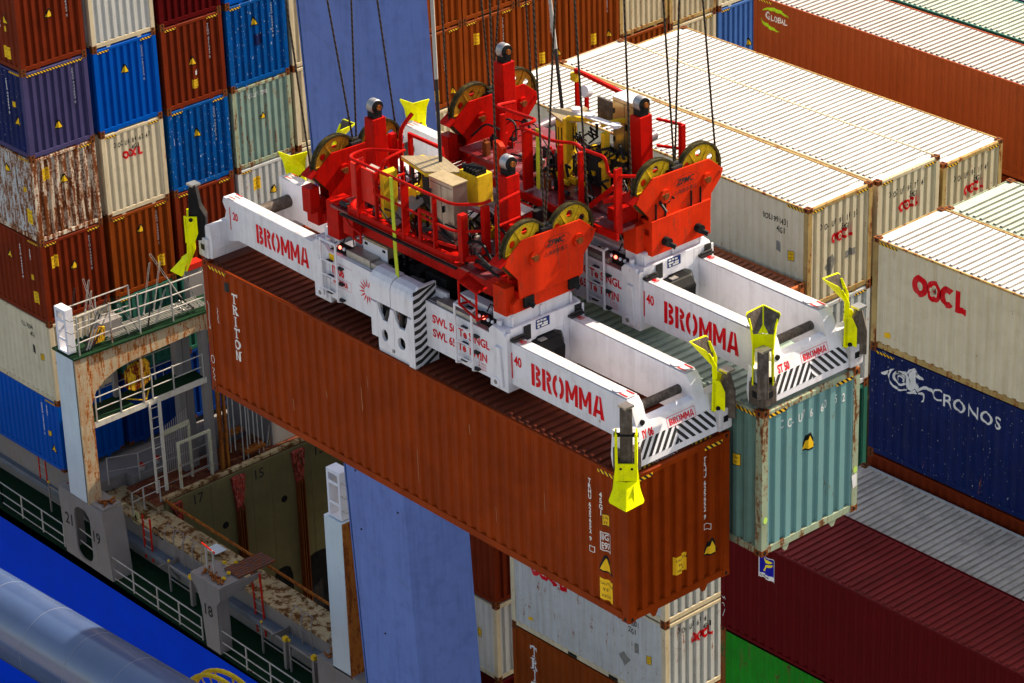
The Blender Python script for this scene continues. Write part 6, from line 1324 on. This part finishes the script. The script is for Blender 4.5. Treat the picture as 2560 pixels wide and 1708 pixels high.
# gate behind and hooped ladder, small stair in front
prail(HA,FA,[(-7.95,1.75,2.4),(-7.95,1.75,3.5),(-7.95,2.05,3.72)],0.04); pbar(HA,FA,(-8.0,1.6,2.35),(-8.0,1.6,3.45),0.14,0.1); pbar(HA,FA,(-7.85,1.9,2.35),(-7.85,1.9,3.38),0.09,0.06)
pbar(HA,FA,(-7.9,1.9,3.38),(-6.95,1.9,3.38),0.06,0.06,'rail_bar',up=(0,0,1)); pbar(HA,FA,(-6.95,1.9,3.38),(-6.9,1.9,3.1),0.07,0.05)
for (x,y) in ((-4.35,0.22),(-3.85,0.22)):
    pass
b=MB(); b.path([(-4.35,0.30,1.72),(-4.35,0.05,1.75),(-4.35,0.05,2.20),(-4.35,0.30,2.28)],0.022,6); b.path([(-3.88,0.30,1.6),(-3.88,0.05,1.6),(-3.88,0.05,2.12),(-3.88,0.30,2.15)],0.022,6); b.tube((-4.35,0.05,1.75),(-3.88,0.05,1.62),0.022,6); b.tube((-4.35,0.05,1.95),(-3.88,0.05,1.85),0.02,6); b.plate([(-4.35,0.05,2.18),(-3.88,0.05,2.10),(-3.88,0.3,2.12),(-4.35,0.3,2.22)],(0,0,1),0.02); b.build('step',RED,HA,FA)
b=MB(); b.box(-4.95,2.0,2.05,-4.35,2.9,2.5); b.box(-5.2,1.9,2.3,-4.9,2.3,2.75); b.build('outrigger_box',RED,HA,FA,bevel=0.01); b=MB(); b.box(-5.0,2.1,2.5,-4.7,2.6,2.6); b.box(-4.85,2.2,2.6,-4.7,2.45,2.72); b.build('clamp',DARK,HA,FA)
b=MB(); b.box(-4.95,1.5,2.35,-4.45,1.9,2.9); b.build('red_box',RED,HA,FA,bevel=0.01); b=MB(); b.plate([(-4.97,1.48,2.91),(-4.43,1.48,2.91),(-4.43,1.92,2.95),(-4.97,1.92,2.95)],(0,0,1),0.015); b.build('checker_lid',CHECK,HA,FA)
pbar(HA,FA,(-3.85,1.0,1.9),(-3.85,1.0,3.1),0.1,0.1); pbar(HA,FA,(-3.98,0.95,3.1),(-3.75,1.1,3.1),0.08,0.06,'rail_bar',up=(0,0,1))
# pieces under the nearer headblock far end
b=MB(); b.box(-8.5,0.35,1.62,-8.15,0.62,2.35); b.box(-8.05,0.38,1.80,-7.75,0.60,2.3); b.build('lower_box',RED,HA,FA,bevel=0.01); b=MB(); b.path([(-7.9,0.32,2.2),(-7.6,0.2,2.15),(-7.3,0.2,2.1),(-7.3,0.2,1.9),(-7.6,0.25,1.9)],0.022,6); b.build('hoop_rail',RED,HA,FA)
# ---- platform on the farther headblock
prail(HB,FB,[(-7.0,0.6,3.55),(-7.0,0.1,3.62),(-5.95,0.2,3.62),(-5.95,0.0,3.6),(-6.15,-0.08,3.52),(-5.2,-0.05,3.5),(-4.85,0.15,3.52),(-4.55,0.0,3.55),(-3.9,0.0,3.58),(-3.85,0.0,3.3),(-3.7,-0.05,3.3),(-3.4,0.25,3.3)],0.032)
for p,w in (((-6.02,0.02),0.22),((-5.1,0.0),0.10),((-4.62,0.05),0.10),((-3.62,0.02),0.16),((-6.9,0.2),0.1)): pbar(HB,FB,(p[0],p[1],2.2 if w<0.2 else 2.3),(p[0],p[1],3.45),w,0.06)
b=MB(); b.box(-7.2,-0.1,2.20,-3.6,0.4,2.26); b.build('deck_plate',MC['oily_red_deck'],HB,FB)
b=MB(); b.bar((-7.2,-0.1,2.2),(-3.5,-0.1,2.2),0.06,0.14); b.build('toe_board',RED,HB,FB)
b=MB(); b.bar((-5.72,0.0,2.4),(-5.70,0.0,3.58),0.09,0.015,(0,1,0)); b.build('webbing_strap',STRAP,HB,FB)
b=MB(); 
for (x,y) in ((-5.75,0.75),(-4.78,0.8),(-4.72,1.35)): b.bar((x,y,2.35),(x,y,3.55),0.14,0.10,(1,0,0))
b.box(-6.2,0.7,2.30,-5.5,0.8,2.42); b.bar((-5.0,0.9,3.6),(-4.72,1.45,3.65),0.08,0.08); b.bar((-5.75,0.75,3.55),(-5.3,1.1,3.55),0.08,0.08); b.build('pump_frame',YBOX,HB,FB,bevel=0.01)
b=MB(); b.plate([(-6.4,0.85,3.50),(-5.8,0.68,3.50),(-5.3,1.15,3.55),(-5.9,1.35,3.55)],(0,0,-1),0.04); b.build('pump_cover',CHECKY,HB,FB)
b=MB(); b.tube((-6.0,0.95,2.75),(-6.0,0.95,3.42),0.19,20); b.build('pump_motor',YBOX,HB,FB,smooth=True)
b=MB(); 
for i in range(16): a=2*PI*i/16; b.box(-6.0+0.19*math.cos(a)-0.008,0.95+0.19*math.sin(a)-0.008,2.85,-6.0+0.19*math.cos(a)+0.008,0.95+0.19*math.sin(a)+0.008,3.3)
b.tube((-6.0,0.95,2.4),(-6.0,0.95,2.75),0.22,16); b.box(-5.5,0.9,2.35,-4.9,1.4,3.0); b.build('pump_base',DARK,HB,FB)
b=MB(); rr_=random.Random(9)
for i in range(60):
    x=rr_.uniform(-5.6,-4.4); y=rr_.uniform(0.55,1.3); z=rr_.uniform(2.35,3.2); b.path([(x,y,z),(x+rr_.uniform(-.15,.15),y+rr_.uniform(-.15,.15),z+rr_.uniform(0.1,.3)),(x+rr_.uniform(-.25,.25),y+rr_.uniform(-.2,.2),z+rr_.uniform(-.1,.2))],rr_.choice((0.012,0.018,0.028)),5)
b.build('hoses',BLACK,HB,FB)
b=MB()
for i in range(26):
    x=rr_.uniform(-5.6,-4.3); y=rr_.uniform(0.6,1.3); z=rr_.uniform(2.4,3.1); s_=rr_.uniform(0.03,0.09); b.box(x,y,z,x+s_*1.6,y+s_,z+s_)
b.build('fittings',YBOX,HB,FB)
b=MB(); b.plate([(-5.72,0.95,3.66),(-5.60,0.80,3.66),(-4.55,0.78,3.72),(-4.45,0.92,3.72)],(0,0,1),0.02); w_=b.build('sensor_bar',WHITED,HB,FB); b=MB()
for x in (-5.62,-5.25,-4.58): b.tube((x,0.87,3.69),(x,0.87,3.75),0.09,16)
b.build('sensor_disc',WHITE,w_,FB)
b=MB(); b.box(-5.10,1.28,2.85,-4.48,1.62,4.02); cb=b.build('steel_cabinet',mat('brushed_bronze_steel',(0.46,0.34,0.17),0.3,0.8,0,0.35,0.35,(0.2,0.13,0.06)),HB,FB,bevel=0.01); b=MB(); b.box(-5.12,1.26,4.015,-4.46,1.64,4.035); b.build('cabinet_lid',WHITE,cb,FB); b=MB(); b.path([(-4.46,1.40,3.6),(-4.40,1.42,3.6),(-4.40,1.52,3.58),(-4.46,1.54,3.58)],0.015,6); b.path([(-4.46,1.34,3.02),(-4.38,1.36,3.02),(-4.38,1.52,3.0),(-4.46,1.54,3.0)],0.015,6); b.build('cable',BLACK,cb,FB)
b=MB(); b.box(-5.75,1.5,3.30,-5.2,1.55,3.75); b.build('back_plate',STEELW,HB,FB)
pbar(HB,FB,(-6.45,1.6,4.05),(-5.1,1.6,3.95),0.07,0.07,'rail_bar',up=(0,0,1)); pbar(HB,FB,(-6.4,1.6,3.2),(-6.4,1.6,4.05),0.1,0.05); pbar(HB,FB,(-6.15,1.6,3.2),(-6.15,1.6,3.6),0.08,0.05)
b=MB(); b.tube((-6.1,1.5,3.75),(-6.1,1.62,3.72),0.11,14); b.build('buzzer',WHITE,HB,FB); b=MB(); b.box(-6.5,1.52,3.85,-6.35,1.62,4.0); b.build('yellow_box',YBOX,HB,FB)
pbar(HB,FB,(-3.95,1.9,2.3),(-3.95,1.9,3.62),0.12,0.08); pbar(HB,FB,(-4.3,1.6,3.72),(-3.95,1.9,3.62),0.05,0.05,'rail_bar',up=(0,0,1)); pbar(HB,FB,(-4.3,1.6,3.2),(-3.95,1.9,3.15),0.05,0.05,'rail_bar',up=(0,0,1))
b=MB(); b.tube((-4.6,-0.1,2.22),(-4.15,-0.2,2.22),0.10,16); b.build('black_roller',BLACK,HB,FB,smooth=True)
b=MB(); b.bar((-4.6,0.1,2.3),(-4.0,0.3,2.9),0.09,0.09); b.box(-4.1,0.2,2.26,-3.75,0.6,2.5); b.tube((-4.1,0.1,2.65),(-3.75,0.5,2.75),0.06,10); b.build('brace',RED,HB,FB)
b=MB(); b.prism([(-6.9,2.3),(-6.65,2.3),(-6.65,2.9),(-6.75,3.0),(-6.9,3.0)],'y',-0.05,0.05); b.build('orange_plate',REDO,HB,FB)
# hydraulic cylinders that tie the two headblocks
for i,(p,q,m_,s_) in enumerate((((-7.80,2.30,2.42),(-7.93,4.30,2.42),(-8.10,6.2,2.42),'cylinder between the far ends of the two headblocks'),((-5.20,2.55,2.55),(-5.55,3.85,2.55),(-5.95,6.5,2.55),'cylinder between the near ends of the two headblocks'))):
    cy=thing('hydraulic_cylinder','chromed hydraulic '+s_,'hydraulic cylinder',p,FW,'hydraulic cylinders tying the headblocks')
    b=MB(); b.tube(p,q,0.055,16); b.build('piston_rod',CHROME,cy,smooth=True)
    d=(Vector(m_)-Vector(q)).normalized(); b=MB(); b.tube(Vector(q)-d*0.02,Vector(m_),0.105,20); bo=b.build('cylinder_barrel',mat('barrel_dark_mauve',(0.11,0.08,0.10),0.4,0.2,0,0.3,0,spec=0.5),cy,smooth=True)
    b=MB()
    for k in (0.25,0.75): c=Vector(q)+d*k; b.tube(c,c+d*0.06,0.13,20)
    b.build('red_clamp',RED,bo); b=MB(); b.tube(Vector(q)-d*0.06,Vector(q)+d*0.1,0.12,20); b.build('gland',STEELW,bo)
# ------------------------------------------------------------------ hoist ropes
CW=Vector((33.245,-31.6622,25.9694)); 
def camray(px,py):
    y,p,r=2.4213,0.4698,-0.0322
    f=Vector((math.cos(p)*math.cos(y),math.cos(p)*math.sin(y),-math.sin(p))); rt=Vector((math.sin(y),-math.cos(y),0)); up=rt.cross(f); c,s=math.cos(r),math.sin(r)
    return ((px-1280)/7781.6)*(c*rt+s*up)-((py-854)/7781.6)*(-s*rt+c*up)+f
rn={'a':'near sheaves of the nearer headblock','b':'far sheaves of the nearer headblock','c':'near sheaves of the farther headblock','d':'far sheaves of the farther headblock'}
ropes=[('a',FA,-3.53,(0.33,1.38,1.38,2.42),((1224,0),(1333,0),(1388,0),(1436,0)),(2.80,2.95,2.95,2.80)),
 ('b',FA,-8.87,(0.33,1.36,1.42,2.40),((715,0),(818,0),(878,0),(943,0)),(2.80,3.0,3.0,2.8)),
 ('c',FB,-3.60,(0.33,1.38,1.38,2.42),((1560,0),(1658,0),(1698,0),(1757,0)),(2.80,2.95,2.95,2.80)),
 ('d',FB,-8.60,(0.33,1.36,1.42,2.40),((1103,0),(1203,0),(1247,0),(1314,0)),(2.80,3.0,3.0,2.8))]
posn=['first rope from the left','second rope from the left','third rope from the left','rightmost rope']
for k,fr_,x,ys,tops,zs in ropes:
    for i,(y,tp,z) in enumerate(zip(ys,tops,zs)):
        p=fr_.w((x,y,z)); d=camray(*tp); t=(p.x-CW.x)/d.x; q=CW+d*t; e=p+(q-p)*(22/max(0.5,(q-p).z))
        b=MB(); b.tube(p,e,0.019,8)
        solo('hoist_rope',b,ROPE,posn[i]+' rising from the '+rn[k],'wire rope',tuple(p),'steel wire hoist ropes above the headblocks',smooth=True)
for i,(fr_,pt,tp,zb,lbl) in enumerate(((FA,(-6.35,1.25),(1080,0),3.1,'power cable, pale above and dark below, entering the nearer headblock'),(FB,(-6.3,1.25),(1375,0),3.4,'power cable, pale above and dark below, entering the farther headblock'))):
    p=fr_.w((pt[0],pt[1],zb)); 
    if i==0:
        d0=camray(1103,432); p=CW+d0*((p.y-CW.y)/d0.y)
    else:
        d0=camray(1405,268); p=CW+d0*((p.y-CW.y)/d0.y)
    d=camray(*tp); q=CW+d*((p.y-CW.y)/d.y); v=(q-p); e=p+v*(22/v.z); th=thing('power_cable',lbl,'cable',tuple(p),FW,'power cables')
    b=MB(); b.tube(p-v*0.1,p+v*0.55,0.034,10); b.build('dark_sleeve',DARK,th,smooth=True); b=MB(); b.tube(p+v*0.55,e,0.036,10); b.build('pale_cable',RAILW,th,smooth=True)

# hose looms, cable chains and small dark fittings that clutter both headblocks
def clutter(hb,fr_,x0,x1,ya,yb,z0,seed,nh,nb):
    rq=random.Random(seed)
    for i in range(nh):
        b=MB(); x=rq.uniform(x0,x1); y=rq.uniform(ya,yb); z=z0+rq.uniform(0,0.15); dx=rq.uniform(0.3,0.9)*rq.choice((-1,1)); dy=rq.uniform(-0.3,0.3); h=rq.uniform(0.1,0.45)
        b.path(curved([(x,y,z),(x,y,z+h),(x+dx*0.5,y+dy,z+h+0.06),(x+dx,y+dy,z+rq.uniform(0,0.2))],0.15,3),rq.choice((0.013,0.02,0.028)),6)
        b.build('hose',rq.choice((BLACK,BLACK,DARK)),hb,fr_)
    for i in range(nb):
        b=MB(); x=rq.uniform(x0,x1); y=rq.uniform(ya,yb); a=rq.uniform(0.05,0.16); c=rq.uniform(0.05,0.12); h=rq.uniform(0.06,0.3); k=rq.random()
        if k<0.6: b.box(x,y,z0,x+a,y+c,z0+h); b.box(x+a*0.2,y+c*0.2,z0+h,x+a*0.5,y+c*0.7,z0+h+0.05)
        else: b.tube((x,y,z0+0.06),(x+a*1.6,y,z0+0.06),0.05,10)
        b.build('fitting',rq.choice((DARK,DARK,BLACK,CHECK,YBOX,RUST,STAIN,RED)),hb,fr_,bevel=0.006)
clutter(HA,FA,-8.2,-4.2,0.4,2.0,2.32,1,34,46)
clutter(HB,FB,-8.0,-4.0,0.2,2.0,2.32,2,34,46)
clutter(SPA,FA,-8.3,-4.3,0.75,1.75,0.95,3,18,30)
clutter(SPB,FB,-8.3,-4.3,0.75,1.75,0.95,4,18,30)

def cab_detail(cb,fr_,x0,x1,y,z0,z1):
    b=MB(); b.box(x0+0.03,y-0.004,z0+0.05,x1-0.03,y-0.001,z0+0.058); b.box(x0+0.03,y-0.004,z1-0.06,x1-0.03,y-0.001,z1-0.052); b.box((x0+x1)/2-0.003,y-0.004,z0+0.05,(x0+x1)/2+0.003,y-0.001,z1-0.052); b.build('door_gap',BLACK,cb,fr_)
    for z in (z0+0.25,z1-0.3):
        b=MB(); b.box(x0+0.02,y-0.02,z,x0+0.05,y,z+0.09); b.build('hinge',DARK,cb,fr_)
    b=MB(); b.box((x0+x1)/2+0.04,y-0.03,(z0+z1)/2,(x0+x1)/2+0.07,y,(z0+z1)/2+0.12); b.build('latch',BLACK,cb,fr_)
for o in list(HA.children)+list(HB.children):
    if o.name.startswith('steel_cabinet'): cab_detail(o,FA if o.parent==HA else FB,*((-5.76,-5.10,0.62,2.45,3.58) if o.parent==HA else (-5.10,-4.48,1.28,2.9,4.0)))
b=MB(); A,B_,C_,D_=[Vector(v) for v in ((-6.95,0.95,3.523),(-6.10,0.80,3.523),(-5.52,1.22,3.563),(-6.35,1.42,3.563))]
for i in range(11):
    for j in range(7):
        u=(i+0.5)/11; v=(j+0.5)/7; c=(A*(1-u)+B_*u)*(1-v)+(D_*(1-u)+C_*u)*v; k=0.022; b.add([c+Vector((-k,0,0)),c+Vector((0,-k*0.6,0)),c+Vector((k,0,0)),c+Vector((0,k*0.6,0))],[(0,1,2,3)])
b.build('tread_pattern',CHECK,hu,FA,fix=False)
